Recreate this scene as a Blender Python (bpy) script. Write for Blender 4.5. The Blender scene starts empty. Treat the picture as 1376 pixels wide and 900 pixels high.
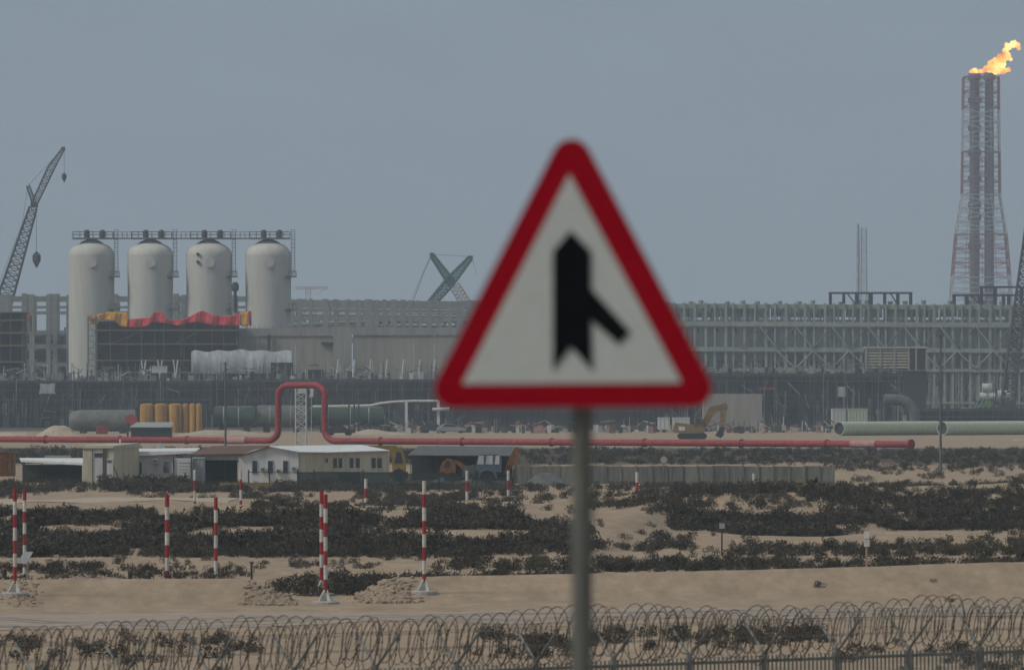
import bpy, math, random
import numpy as np

R = random.Random(11)
NR = np.random.RandomState(7)
SC = bpy.context.scene
COL = SC.collection
rad = math.radians

# ------------------------------------------------------------------ camera
F = 11467.0            # focal length in pixels of the 1376 px wide photograph (300 mm lens)
CAMZ = 7.2             # eye height above the plain, on the road embankment
HOR = 520.0            # picture row of the horizon
cam_d = bpy.data.cameras.new('camera')
cam = bpy.data.objects.new('camera', cam_d)
COL.objects.link(cam)
cam.location = (0, 0, CAMZ)
cam.rotation_euler = (rad(90), 0, 0)
cam_d.lens = 300
cam_d.sensor_width = 36
cam_d.shift_y = (HOR - 450.0) / 1376.0
cam_d.clip_start = 1.0
cam_d.clip_end = 30000
cam_d.dof.use_dof = True
cam_d.dof.focus_distance = 620
cam_d.dof.aperture_fstop = 7.0
SC.camera = cam

# ------------------------------------------------------------------ sky
SUN_EL, SUN_AZ = 42.0, -112.0     # azimuth measured from the view direction, negative = left
world = bpy.data.worlds.new('World')
SC.world = world
world.use_nodes = True
nt = world.node_tree
nt.nodes.clear()
sky = nt.nodes.new('ShaderNodeTexSky')
sky.sky_type = 'NISHITA'
sky.sun_disc = False
sky.sun_elevation = rad(SUN_EL)
sky.sun_rotation = rad(SUN_AZ)
sky.air_density = 1.0
sky.dust_density = 3.0
sky.ozone_density = 1.0
hsv = nt.nodes.new('ShaderNodeHueSaturation')
hsv.inputs['Saturation'].default_value = 0.35
hsv.inputs['Value'].default_value = 1.0
mixc = nt.nodes.new('ShaderNodeMix')
mixc.data_type = 'RGBA'
mixc.inputs['Factor'].default_value = 0.86
geo = nt.nodes.new('ShaderNodeTexCoord')
sep = nt.nodes.new('ShaderNodeSeparateXYZ')
ramp = nt.nodes.new('ShaderNodeValToRGB')       # even overcast: pale at the horizon, greyer above
cr = ramp.color_ramp
cr.elements[0].position = 0.0
cr.elements[0].color = (2.6, 3.4, 4.2, 1)
cr.elements[1].position = 0.055
cr.elements[1].color = (2.1, 2.72, 3.3, 1)
e = cr.elements.new(0.25)
e.color = (2.25, 2.75, 3.15, 1)
e = cr.elements.new(1.0)
e.color = (3.6, 3.85, 4.05, 1)
bg = nt.nodes.new('ShaderNodeBackground')
bg.inputs['Strength'].default_value = 0.1
wo = nt.nodes.new('ShaderNodeOutputWorld')
L = nt.links.new
L(geo.outputs['Generated'], sep.inputs[0])
L(sep.outputs['Z'], ramp.inputs['Fac'])
L(sky.outputs[0], hsv.inputs['Color'])
L(hsv.outputs[0], mixc.inputs['A'])
L(ramp.outputs[0], mixc.inputs['B'])
cmap = nt.nodes.new('ShaderNodeMapping'); cmap.inputs['Scale'].default_value = (9, 9, 26)
cn = nt.nodes.new('ShaderNodeTexNoise'); cn.inputs['Detail'].default_value = 5
cmr = nt.nodes.new('ShaderNodeMapRange'); cmr.inputs['To Min'].default_value = .93; cmr.inputs['To Max'].default_value = 1.07
cmx = nt.nodes.new('ShaderNodeMix'); cmx.data_type = 'RGBA'; cmx.blend_type = 'MULTIPLY'; cmx.inputs['Factor'].default_value = 1
L(geo.outputs['Generated'], cmap.inputs[0]); L(cmap.outputs[0], cn.inputs['Vector']); L(cn.outputs['Fac'], cmr.inputs['Value'])
L(mixc.outputs['Result'], cmx.inputs['A']); L(cmr.outputs[0], cmx.inputs['B'])
L(cmx.outputs['Result'], bg.inputs['Color'])
L(bg.outputs[0], wo.inputs[0])

# ------------------------------------------------------------------ sun (veiled)
sun_d = bpy.data.lights.new('sun', 'SUN')
sun_d.energy = 1.5
sun_d.angle = rad(10)
sun_d.color = (1.0, 0.95, 0.87)
sun = bpy.data.objects.new('sun', sun_d)
COL.objects.link(sun)
from mathutils import Vector
_a, _e = rad(SUN_AZ), rad(SUN_EL)
to_sun = Vector((math.sin(_a) * math.cos(_e), math.cos(_a) * math.cos(_e), math.sin(_e)))
sun.rotation_euler = (-to_sun).to_track_quat('-Z', 'Y').to_euler()

# ------------------------------------------------------------------ picture
SC.view_settings.view_transform = 'Standard'
SC.view_settings.look = 'None'
SC.view_settings.exposure = 0.18
SC.view_settings.gamma = 1.0
SC.view_settings.use_curve_mapping = False
SC.cycles.use_denoising = True
SC.cycles.max_bounces = 6
SC.cycles.diffuse_bounces = 2
SC.cycles.glossy_bounces = 2
SC.cycles.transparent_max_bounces = 12
SC.cycles.volume_bounces = 0

# ================================================================== helpers
def X(px, d): return (px - 688.0) * d / F
def Z(py, d): return CAMZ + (HOR - py) * d / F
def G(py): return CAMZ * F / (py - HOR)          # distance at which flat ground shows at row py

def smooth(t):
    t = np.clip(t, 0, 1)
    return t * t * (3 - 2 * t)

_NG = NR.rand(64, 64)
def vnoise(x, y):
    xi = np.floor(x).astype(int); yi = np.floor(y).astype(int)
    fx = x - xi; fy = y - yi
    fx = fx * fx * (3 - 2 * fx); fy = fy * fy * (3 - 2 * fy)
    a = _NG[xi % 64, yi % 64]; b = _NG[(xi + 1) % 64, yi % 64]
    c = _NG[xi % 64, (yi + 1) % 64]; d = _NG[(xi + 1) % 64, (yi + 1) % 64]
    return (a * (1 - fx) + b * fx) * (1 - fy) + (c * (1 - fx) + d * fx) * fy

def berm_y(x): return 293.0 + 0.46 * x

def H(x, y):
    """height of the plain: road embankment at the camera, sand berm, mounds behind it"""
    x = np.asarray(x, float); y = np.asarray(y, float)
    h = 4.6 * (1 - smooth((y - 42) / 26.0))
    # berm
    hc = np.interp(x, [-60, -15, -5, 8, 17.5, 60], [.78, .76, .70, .84, 1.03, 1.2])
    m = np.where(x < -6.45, np.clip((-7.5 - x) / 1.7, 0, 1), np.clip((x + 5.45) / 1.3, 0, 1))
    t = y - berm_y(x) + 0.5 * (vnoise(x * .25, y * .1) - .5)
    prof = np.where(t < 0, np.clip((t + 5.0) / 5.0, 0, 1) ** 1.15, 1 - smooth((t - .4) / 3.0))
    edge = np.minimum(smooth((x + 70) / 10), smooth((70 - x) / 10))
    h = h + hc * m * prof * edge
    # mounds of the scrub land
    w = smooth((y - 318) / 25) * (1 - smooth((y - 520) / 40)) 
    mound = (vnoise(x * .11 + 3, y * .035 + 9) - .45) * 0.55 + (vnoise(x * .4, y * .12 + 5) - .5) * .30
    h = h + w * mound
    # long low bank whose face looks towards the road
    sh = smooth((x - 3) / 7)
    foot = 364 + 58 * sh + 16 * (vnoise(x * .06 + 2, x * 0 + .5) - .5)
    hb = (.55 + .55 * vnoise(x * .09 + 5, y * .01)) * (1 + .35 * sh)
    h = h + hb * smooth((y - foot) / 46) * (1 - smooth((y - foot - 72) / 125))
    # low rubble bank between the cabins and the pipeline
    w2 = smooth((y - 705) / 40) * (1 - smooth((y - 930) / 30))
    h = h + w2 * (0.25 + .5 * (vnoise(x * .12 + 8, y * .05) - .3))
    # foreground roughness
    w3 = smooth((y - 190) / 15) * (1 - smooth((y - 262) / 10))
    h = h + w3 * (vnoise(x * .5 + 1, y * .2) - .5) * .25
    h = h + 0.03 * (vnoise(x * 1.3, y * .9) - .5)
    return h

def h1(x, y): return float(H(np.array([x]), np.array([y]))[0])

class MB:
    def __init__(s): s.v = []; s.f = []
    def raw(s, v, f):
        o = len(s.v); s.v.extend(v); s.f.extend([tuple(i + o for i in q) for q in f]); return s
    def box(s, x0, x1, y0, y1, z0, z1):
        if x0 > x1: x0, x1 = x1, x0
        if z0 > z1: z0, z1 = z1, z0
        return s.raw([(x0, y0, z0), (x1, y0, z0), (x1, y1, z0), (x0, y1, z0), (x0, y0, z1), (x1, y0, z1), (x1, y1, z1), (x0, y1, z1)],
                     [(0, 1, 5, 4), (1, 2, 6, 5), (2, 3, 7, 6), (3, 0, 4, 7), (4, 5, 6, 7), (3, 2, 1, 0)])
    def pbox(s, px0, px1, py0, py1, d, dep):
        return s.box(X(px0, d), X(px1, d), d, d + dep, Z(py1, d), Z(py0, d))
    def obox(s, c, sx, sy, sz, rz):
        cs, sn = math.cos(rz), math.sin(rz); v = []
        for z in (0, sz):
            for a, b in ((-1, -1), (1, -1), (1, 1), (-1, 1)):
                x, y = a * sx / 2, b * sy / 2
                v.append((c[0] + x * cs - y * sn, c[1] + x * sn + y * cs, c[2] + z))
        return s.raw(v, [(0, 1, 5, 4), (1, 2, 6, 5), (2, 3, 7, 6), (3, 0, 4, 7), (4, 5, 6, 7), (3, 2, 1, 0)])
    def tube(s, p, q, r, n=6, r2=None, cap=True):
        return s.path([p, q], r, n, r2, cap)
    def path(s, pts, r, n=6, r2=None, cap=True):
        P = [Vector(p) for p in pts]; k = len(P); o = len(s.v)
        up = None
        for i, p in enumerate(P):
            if i == 0: t = P[1] - P[0]
            elif i == k - 1: t = P[-1] - P[-2]
            else: t = (P[i] - P[i - 1]).normalized() + (P[i + 1] - P[i]).normalized()
            if t.length < 1e-9: t = Vector((0, 0, 1))
            t.normalize()
            if up is None:
                a = Vector((0, 0, 1)) if abs(t.z) < .9 else Vector((0, 1, 0))
                up = (a - t * a.dot(t)).normalized()
            else:
                up = (up - t * up.dot(t)).normalized()
            b = t.cross(up)
            rr = r if r2 is None else r + (r2 - r) * i / (k - 1)
            for j in range(n):
                an = 2 * math.pi * (j + .5) / n
                w = p + up * (rr * math.cos(an)) + b * (rr * math.sin(an))
                s.v.append(tuple(w))
        for i in range(k - 1):
            for j in range(n):
                a = o + i * n + j; b = o + i * n + (j + 1) % n
                s.f.append((a, b, b + n, a + n))
        if cap:
            s.f.append(tuple(o + j for j in range(n))[::-1])
            s.f.append(tuple(o + (k - 1) * n + j for j in range(n)))
        return s
    def lathe(s, cx, cy, prof, n=24):
        o = len(s.v)
        for r, z in prof:
            for j in range(n):
                a = 2 * math.pi * j / n
                s.v.append((cx + r * math.cos(a), cy + r * math.sin(a), z))
        for i in range(len(prof) - 1):
            for j in range(n):
                a = o + i * n + j; b = o + i * n + (j + 1) % n
                s.f.append((a, b, b + n, a + n))
        s.f.append(tuple(o + j for j in range(n))[::-1])
        s.f.append(tuple(o + (len(prof) - 1) * n + j for j in range(n)))
        return s
    def prism(s, poly, y0, y1):
        """polygon of (x, z), counter-clockwise seen from the camera, extruded from y0 back to y1"""
        o = len(s.v); n = len(poly)
        s.v.extend([(x, y0, z) for x, z in poly]); s.v.extend([(x, y1, z) for x, z in poly])
        s.f.append(tuple(o + i for i in range(n))); s.f.append(tuple(o + n + i for i in range(n))[::-1])
        for i in range(n):
            j = (i + 1) % n
            s.f.append((o + i, o + n + i, o + n + j, o + j))
        return s
    def lattice(s, p, q, w0, w1, n, r, rb=None, sides=5):
        """square lattice mast from p to q: four chords, struts and diagonals"""
        p = Vector(p); q = Vector(q); t = (q - p).normalized()
        a = Vector((0, 1, 0)); a = (a - t * a.dot(t)).normalized(); b = t.cross(a)
        rb = rb or r * .6
        def c(i, k):
            w = (w0 + (w1 - w0) * i / n) / 2
            u, v = ((-1, -1), (1, -1), (1, 1), (-1, 1))[k % 4]
            return p + (q - p) * (i / n) + a * (u * w) + b * (v * w)
        for k in range(4):
            s.tube(c(0, k), c(n, k), r, sides)
            for i in range(n):
                s.tube(c(i, k), c(i + 1, k + 1) if (i + k) % 2 else c(i + 1, k + 1), rb, 4, cap=False)
                s.tube(c(i + 1, k), c(i, k + 1), rb, 4, cap=False) if i % 2 else None
                s.tube(c(i, k), c(i, k + 1), rb, 4, cap=False)
        return s

def mesh_of(name, mb, org=(0, 0, 0), sm=False):
    me = bpy.data.meshes.new(name)
    v = np.array(mb.v, float) - np.array(org, float)
    me.from_pydata(v.tolist(), [], mb.f)
    me.update()
    if sm:
        me.shade_smooth()
        me.set_sharp_from_angle(angle=rad(38))
    return me

def tag(o, label, cat, group=None):
    o['label'] = label; o['category'] = cat
    if group: o['group'] = group
    return o

def thing(name, label, cat, loc, group=None, rz=0):
    o = bpy.data.objects.new(name, None)
    o.empty_display_size = .3
    COL.objects.link(o); o.location = loc; o.rotation_euler.z = rz
    return tag(o, label, cat, group)

def wloc(p):
    v = Vector((0, 0, 0))
    while p is not None:
        v += p.location; p = p.parent
    return v

def part(name, mb, mat, parent, sm=False):
    """mesh in world coordinates under an unrotated parent"""
    org = wloc(parent)
    o = bpy.data.objects.new(name, mesh_of(name, mb, org, sm))
    COL.objects.link(o); o.data.materials.append(mat); o.parent = parent
    return o

def share(name, me, parent, loc, rz=0):
    o = bpy.data.objects.new(name, me); COL.objects.link(o); o.parent = parent; o.location = loc; o.rotation_euler.z = rz
    return o

def single(name, mb, mat, label, cat, loc=None, group=None, sm=False):
    if loc is None:
        v = np.array(mb.v); loc = ((v[:, 0].min() + v[:, 0].max()) / 2, (v[:, 1].min() + v[:, 1].max()) / 2, v[:, 2].min())
    o = bpy.data.objects.new(name, mesh_of(name, mb, loc, sm))
    COL.objects.link(o); o.data.materials.append(mat); o.location = loc
    return tag(o, label, cat, group)

def copy_tree(o, loc, label=None, rz=None, parent=None):
    c = o.copy(); COL.objects.link(c); c.parent = parent
    if parent is None:
        c.location = loc
        if rz is not None: c.rotation_euler.z = rz
        if label: c['label'] = label
    for ch in o.children: copy_tree(ch, None, parent=c)
    return c

ORDS = ['first', 'second', 'third', 'fourth', 'fifth', 'sixth', 'seventh']
# ------------------------------------------------------------------ materials
def mat(name, col, rough=.8, var=.18, scale=.6, metal=0.0, col2=None, streak=0, bump=0, detail=6, spec=.3):
    m = bpy.data.materials.new(name); m.use_nodes = True
    n = m.node_tree.nodes; l = m.node_tree.links.new
    b = n['Principled BSDF']
    b.inputs['Roughness'].default_value = rough
    b.inputs['Metallic'].default_value = metal
    b.inputs['Specular IOR Level'].default_value = spec
    g = n.new('ShaderNodeNewGeometry')
    mp = n.new('ShaderNodeMapping')
    mp.inputs['Scale'].default_value = (scale, scale, scale * (.12 if streak else 1))
    tx = n.new('ShaderNodeTexNoise'); tx.inputs['Detail'].default_value = detail; tx.inputs['Roughness'].default_value = .62
    oi = n.new('ShaderNodeObjectInfo')
    rp = n.new('ShaderNodeValToRGB')
    c2 = col2 if col2 else tuple(max(0, c * (1 - var * 1.6)) for c in col)
    c1 = tuple(min(1, c * (1 + var * .55)) for c in col)
    rp.color_ramp.elements[0].position = .3; rp.color_ramp.elements[0].color = (*c2, 1)
    rp.color_ramp.elements[1].position = .68; rp.color_ramp.elements[1].color = (*c1, 1)
    l(g.outputs['Position'], mp.inputs['Vector']); l(mp.outputs[0], tx.inputs['Vector']); l(tx.outputs['Fac'], rp.inputs['Fac'])
    mx = n.new('ShaderNodeMix'); mx.data_type = 'RGBA'; mx.blend_type = 'MULTIPLY'; mx.inputs['Factor'].default_value = 1
    ma = n.new('ShaderNodeMapRange'); ma.inputs['To Min'].default_value = 1 - var * .6; ma.inputs['To Max'].default_value = 1 + var * .3
    l(oi.outputs['Random'], ma.inputs['Value']); l(rp.outputs[0], mx.inputs['A']); l(ma.outputs[0], mx.inputs['B'])
    l(mx.outputs['Result'], b.inputs['Base Color'])
    if bump:
        bp = n.new('ShaderNodeBump'); bp.inputs['Strength'].default_value = bump; bp.inputs['Distance'].default_value = .05
        l(tx.outputs['Fac'], bp.inputs['Height']); l(bp.outputs[0], b.inputs['Normal'])
    return m

M = {}
M['silo'] = mat('silo paint', (.54, .53, .48), .65, .09, .16, streak=1)
M['concrete'] = mat('concrete', (.34, .33, .30), .9, .18, .25, streak=1)
M['oldwall'] = mat('weathered precast', (.20, .20, .175), .95, .28, .8, streak=1)
M['beige'] = mat('beige concrete', (.36, .33, .28), .9, .16, .2, streak=1)
M['rack'] = mat('rack concrete', (.27, .29, .265), .85, .18, .2)
M['greensteel'] = mat('pale green steel', (.31, .355, .30), .7, .18, .15)
M['louvre'] = mat('pale louvre steel', (.46, .51, .45), .7, .18, .12, streak=1)
M['greypipe'] = mat('grey pipe', (.33, .35, .33), .6, .18, .15)
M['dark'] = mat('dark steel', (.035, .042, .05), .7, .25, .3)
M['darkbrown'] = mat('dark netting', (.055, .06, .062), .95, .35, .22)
M['netting'] = mat('scaffold netting', (.075, .08, .08), .95, .4, .09, detail=8)
M['scaff'] = mat('galvanised tube', (.26, .26, .25), .55, .2, .3, metal=.3)
M['scaffd'] = mat('weathered tube and brace shade', (.12, .125, .125), .7, .25, .3)
M['ochre'] = mat('ply deck', (.22, .17, .08), .9, .2, .5)
M['cranedark'] = mat('crane blue grey', (.045, .055, .07), .6, .2, .3)
M['cranegreen'] = mat('crane teal', (.012, .105, .095), .6, .2, .3)
M['cranered'] = mat('crane buff', (.42, .33, .24), .6, .2, .3)
M['red'] = mat('red paint', (.36, .055, .05), .6, .2, .4)
M['redp'] = mat('pipeline red', (.33, .04, .045), .6, .35, .6)
M['pinkp'] = mat('faded pipeline wrap', (.46, .25, .23), .7, .2, .35)
M['whitep'] = mat('white paint', (.62, .62, .58), .6, .14, .7)
M['redpole'] = mat('pole red', (.30, .022, .03), .5, .16, 1.2)
M['whitepole'] = mat('pole white', (.55, .54, .50), .6, .18, 1.5)
M['tarp_r'] = mat('red tarp', (.66, .05, .065), .75, .15, .3)
M['tarp_o'] = mat('orange tarp', (.78, .36, .04), .75, .22, .4)
M['plastic'] = mat('white plastic sheet', (.50, .52, .54), .6, .22, .3, streak=1)
M['cabin'] = mat('cabin cream', (.52, .48, .37), .75, .16, .5, streak=1)
M['cabinw'] = mat('cabin white', (.58, .58, .57), .7, .14, .5, streak=1)
M['cabinp'] = mat('cabin pinkish', (.47, .45, .44), .7, .14, .5, streak=1)
M['roofw'] = mat('roof sheet white', (.70, .72, .71), .5, .10, .4)
M['rust'] = mat('rusted roof', (.17, .10, .075), .9, .3, .5)
M['glass'] = mat('window glass', (.035, .05, .06), .15, .2, .8, spec=.5)
M['frame'] = mat('window frame', (.5, .5, .48), .6, .1, 1)
M['shade'] = mat('green shade cloth', (.025, .05, .045), .95, .25, .6)
M['yellow'] = mat('machine yellow', (.25, .175, .045), .6, .25, .6)
M['orange'] = mat('machine orange', (.21, .095, .03), .65, .3, .6)
M['tan'] = mat('dusty ochre', (.25, .165, .07), .75, .3, .5)
M['blue'] = mat('faded blue', (.10, .15, .17), .6, .2, .6)
M['tyre'] = mat('rubber', (.03, .03, .03), .9, .2, 2)
M['amber'] = mat('amber tank', (.46, .25, .05), .7, .3, .3, streak=1)
M['greenpipe'] = mat('green coated pipe', (.50, .55, .41), .55, .12, .4)
M['vessel'] = mat('vessel grey', (.15, .16, .145), .6, .25, .25)
M['vgreen'] = mat('vessel green', (.045, .075, .058), .7, .25, .25)
M['sandpile'] = mat('pale sand', (.45, .37, .28), 1, .14, .4, bump=.3)
M['rock'] = mat('limestone rubble', (.39, .30, .22), 1, .3, 3.5, bump=.4)
M['galv'] = mat('galvanised fence', (.22, .23, .22), .55, .2, 1.5, metal=.4)
M['wire'] = mat('razor wire', (.085, .07, .055), .7, .3, 1.0, metal=0, col2=(.05, .035, .025))
M['post'] = mat('sign post grey', (.165, .17, .155), .6, .25, 9, metal=.2, streak=1)
M['signred'] = mat('sign red', (.33, .002, .013), .7, .12, 6, spec=.08)
M['signwhite'] = mat('sign white', (.53, .56, .545), .7, .06, 7, spec=.1)
M['signblack'] = mat('sign black', (.006, .008, .010), .8, .05, 4, spec=.05)
M['signrim'] = mat('sign edge', (.30, .31, .32), .5, .1, 4, metal=.3)
M['bark'] = mat('dry twigs', (.09, .07, .05), .95, .2, 2)
M['limegreen'] = mat('lime green', (.10, .24, .05), .7, .2, .5)
M['track'] = mat('packed dust track', (.36, .295, .235), 1, .14, .35, detail=9)
M['rut'] = mat('pressed dust', (.29, .24, .195), 1, .2, .8, detail=9)
M['pale'] = mat('pale sand track', (.44, .36, .27), 1, .12, .4, detail=9)
M['hazegrey'] = mat('grey stack steel', (.13, .14, .16), .7, .15, .05)

# flare stack risers and lattice are banded in paint
def band_mat(name, edges):
    m = mat(name, (.5, .5, .48), .7, .1, .05); n = m.node_tree.nodes; l = m.node_tree.links.new
    b = n['Principled BSDF']
    g = n.new('ShaderNodeNewGeometry'); s = n.new('ShaderNodeSeparateXYZ'); mr = n.new('ShaderNodeMapRange')
    mr.inputs['From Max'].default_value = 130
    rp = n.new('ShaderNodeValToRGB'); rp.color_ramp.interpolation = 'CONSTANT'
    for i, (z, c) in enumerate(edges):
        el = rp.color_ramp.elements[i] if i < 2 else rp.color_ramp.elements.new(z / 130)
        el.position = z / 130; el.color = (*c, 1)
    l(g.outputs['Position'], s.inputs[0]); l(s.outputs['Z'], mr.inputs['Value']); l(mr.outputs[0], rp.inputs['Fac']); l(rp.outputs[0], b.inputs['Base Color'])
    return m

# shrub foliage: dusty grey-green, varied per plant and per patch
def leaf_mat(name, a, b_):
    m = bpy.data.materials.new(name); m.use_nodes = True
    n = m.node_tree.nodes; l = m.node_tree.links.new; b = n['Principled BSDF']
    b.inputs['Roughness'].default_value = .9; b.inputs['Specular IOR Level'].default_value = .15
    g = n.new('ShaderNodeNewGeometry'); t = n.new('ShaderNodeTexNoise'); t.inputs['Scale'].default_value = .55; t.inputs['Detail'].default_value = 5
    t2 = n.new('ShaderNodeTexNoise'); t2.inputs['Scale'].default_value = 9; t2.inputs['Detail'].default_value = 2
    ad = n.new('ShaderNodeMath'); ad.operation = 'ADD'
    r = n.new('ShaderNodeValToRGB'); r.color_ramp.elements[0].position = .75; r.color_ramp.elements[0].color = (*a, 1)
    r.color_ramp.elements[1].position = 1.25; r.color_ramp.elements[1].color = (*b_, 1)
    mr = n.new('ShaderNodeMapRange'); mr.inputs['From Min'].default_value = .75; mr.inputs['From Max'].default_value = 1.3
    l(g.outputs['Position'], t.inputs['Vector']); l(g.outputs['Position'], t2.inputs['Vector'])
    l(t.outputs['Fac'], ad.inputs[0]); l(t2.outputs['Fac'], ad.inputs[1]); l(ad.outputs[0], mr.inputs['Value'])
    r.color_ramp.elements[0].position = 0; r.color_ramp.elements[1].position = 1
    l(mr.outputs[0], r.inputs['Fac']); l(r.outputs[0], b.inputs['Base Color'])
    return m
M['leaf'] = leaf_mat('desert scrub', (.028, .027, .022), (.105, .094, .070))
M['leaf2'] = leaf_mat('dry scrub', (.06, .052, .04), (.15, .125, .09))

# ground
def ground_mat():
    m = bpy.data.materials.new('desert sand'); m.use_nodes = True
    n = m.node_tree.nodes; l = m.node_tree.links.new; b = n['Principled BSDF']
    b.inputs['Roughness'].default_value = 1; b.inputs['Specular IOR Level'].default_value = .05
    g = n.new('ShaderNodeNewGeometry')
    def noise(sc, det, stretch=1):
        mp = n.new('ShaderNodeMapping'); mp.inputs['Scale'].default_value = (sc, sc * stretch, sc)
        t = n.new('ShaderNodeTexNoise'); t.inputs['Detail'].default_value = det; t.inputs['Roughness'].default_value = .65
        l(g.outputs['Position'], mp.inputs[0]); l(mp.outputs[0], t.inputs['Vector']); return t
    big = noise(.05, 4, .4); mid = noise(.5, 6, .35); fine = noise(5, 5, .4)
    r = n.new('ShaderNodeValToRGB')
    r.color_ramp.elements[0].position = .32; r.color_ramp.elements[0].color = (.285, .212, .148, 1)
    r.color_ramp.elements[1].position = .68; r.color_ramp.elements[1].color = (.425, .332, .240, 1)
    ad = n.new('ShaderNodeMath'); ad.operation = 'MULTIPLY_ADD'; ad.inputs[1].default_value = .5
    l(mid.outputs['Fac'], ad.inputs[0])
    a2 = n.new('ShaderNodeMath'); a2.operation = 'MULTIPLY'; a2.inputs[1].default_value = .5
    l(fine.outputs['Fac'], a2.inputs[0]); l(a2.outputs[0], ad.inputs[2]); l(ad.outputs[0], r.inputs['Fac'])
    # dark gravel and oily soil beyond the cabins, laid out by distance with ragged borders
    s = n.new('ShaderNodeSeparateXYZ'); l(g.outputs['Position'], s.inputs[0])
    jt = n.new('ShaderNodeMath'); jt.operation = 'MULTIPLY_ADD'; jt.inputs[1].default_value = 110
    l(big.outputs['Fac'], jt.inputs[0]); l(s.outputs['Y'], jt.inputs[2])
    mr = n.new('ShaderNodeMapRange'); mr.inputs['From Min'].default_value = 0; mr.inputs['From Max'].default_value = 2000
    l(jt.outputs[0], mr.inputs['Value'])
    rr = n.new('ShaderNodeValToRGB'); e = rr.color_ramp.elements
    e[0].position = .40; e[0].color = (0, 0, 0, 1); e[1].position = .412; e[1].color = (.9, .85, .85, 1)
    for p, c in ((.525, .9), (.54, 0), (.715, 0), (.735, .8), (1, .8)):
        q = e.new(p); q.color = (c, c, c, 1)
    l(mr.outputs[0], rr.inputs['Fac'])
    mk = n.new('ShaderNodeMath'); mk.operation = 'MULTIPLY'
    r3 = n.new('ShaderNodeMapRange'); r3.inputs['From Min'].default_value = .33; r3.inputs['From Max'].default_value = .42
    l(mid.outputs['Fac'], r3.inputs['Value']); l(rr.outputs[0], mk.inputs[0]); l(r3.outputs[0], mk.inputs[1])
    mx = n.new('ShaderNodeMix'); mx.data_type = 'RGBA'; mx.inputs['B'].default_value = (.040, .037, .033, 1)
    pt = noise(.16, 5, .25); pr = n.new('ShaderNodeMapRange'); pr.inputs['From Min'].default_value = .35; pr.inputs['From Max'].default_value = .65
    pr.inputs['To Min'].default_value = .82; pr.inputs['To Max'].default_value = 1.08
    pm = n.new('ShaderNodeMix'); pm.data_type = 'RGBA'; pm.blend_type = 'MULTIPLY'; pm.inputs['Factor'].default_value = 1
    l(pt.outputs['Fac'], pr.inputs['Value']); l(r.outputs[0], pm.inputs['A']); l(pr.outputs[0], pm.inputs['B'])
    l(mk.outputs[0], mx.inputs['Factor']); l(pm.outputs['Result'], mx.inputs['A']); l(mx.outputs['Result'], b.inputs['Base Color'])
    bp = n.new('ShaderNodeBump'); bp.inputs['Strength'].default_value = .5; bp.inputs['Distance'].default_value = .06
    l(ad.outputs[0], bp.inputs['Height']); l(bp.outputs[0], b.inputs['Normal'])
    return m
M['ground'] = ground_mat()

# ================================================================== ground
def grid(name, xs, ys, zf, m, kind='structure', warp=None):
    gx, gy = np.meshgrid(xs, ys)
    if warp is not None: gx, gy = warp(gx, gy)
    gz = zf(gx, gy)
    co = np.stack([gx, gy, gz], -1).reshape(-1, 3)
    nx, ny = len(xs), len(ys)
    i = np.arange(ny - 1)[:, None] * nx + np.arange(nx - 1)[None, :]
    fa = np.stack([i, i + 1, i + nx + 1, i + nx], -1).reshape(-1, 4)
    me = bpy.data.meshes.new(name)
    me.vertices.add(len(co)); me.vertices.foreach_set('co', co.ravel())
    me.loops.add(fa.size); me.loops.foreach_set('vertex_index', fa.ravel().astype(np.int32))
    me.polygons.add(len(fa)); me.polygons.foreach_set('loop_start', np.arange(0, fa.size, 4, dtype=np.int32))
    me.update(calc_edges=True); me.validate(); me.shade_smooth()
    o = bpy.data.objects.new(name, me); COL.objects.link(o); me.materials.append(m)
    if kind: o['kind'] = kind
    return o

side = np.concatenate([np.arange(32, 60, 2.0), 60 * 1.16 ** np.arange(0, 34)])
xs = np.concatenate([-side[::-1], np.arange(-30, 31, .4), side])
ys = np.concatenate([np.arange(-300, -20, 40.0), np.arange(-20, 120, 4.0), np.arange(120, 225, 2.0), np.arange(225, 330, .5),
                     np.arange(330, 620, .9), np.arange(620, 1000, 4.0), 1000 * 1.06 ** np.arange(0, 38)])
grid('ground', xs, ys, H, M['ground'])

# packed dust track in front of the berm and a paler one further back
tx = np.arange(-45, 45, .5)
grid('track', tx, np.linspace(0, 1, 12), lambda x, y: H(x, y) + .015, M['track'],
     warp=lambda x, t: (x, 262 + .25 * x + 3 * np.sin(x * .13) + t * (13.5 - .10 * x + 1.2 * np.sin(x * .5))))
for k, off in enumerate((2.2, 4.1, 7.0, 8.8)):
    grid('wheel_rut', tx, np.linspace(0, 1, 3), lambda x, y: H(x, y) + .022, M['rut'],
         warp=lambda x, t, off=off: (x, 262 + off + .25 * x + 3 * np.sin(x * .13) + .5 * np.sin(x * .37 + off) + t * (.45 + .2 * np.sin(x * 1.7 + off))))
grid('path', np.arange(-60, -16, .5), np.linspace(0, 1, 16), lambda x, y: H(x, y) + .03, M['pale'],
     warp=lambda x, t: (x, 494 + 1.5 * np.sin(x * .2) + t * (26 + 4 * np.sin(x * .31))))

# ================================================================== the plant, far behind
def beams_rack(name, label, cat, d, dep, cols, beams, px0, px1, m, ztop, knob=0, extra=None):
    """frame of columns and beams; every column and beam is a part; front and back row"""
    t = thing(name, label, cat, (X((px0 + px1) / 2, d), d, 0))
    for row, yy in enumerate((0, dep)):
        for a, b in cols:
            mb = MB().box(X(a, d), X(b, d), d + yy, d + yy + 1.3, 0, Z(ztop, d) + (R.random() * .5 * knob))
            part('column', mb, m, t)
        for k, (a, b) in enumerate(beams):
            mb = MB().box(X(px0, d) - .2, X(px1, d) + .2, d + yy + .12, d + yy + 1.1, Z(b, d), Z(a, d))
            part('beam', mb, m, t)
    return t

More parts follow.
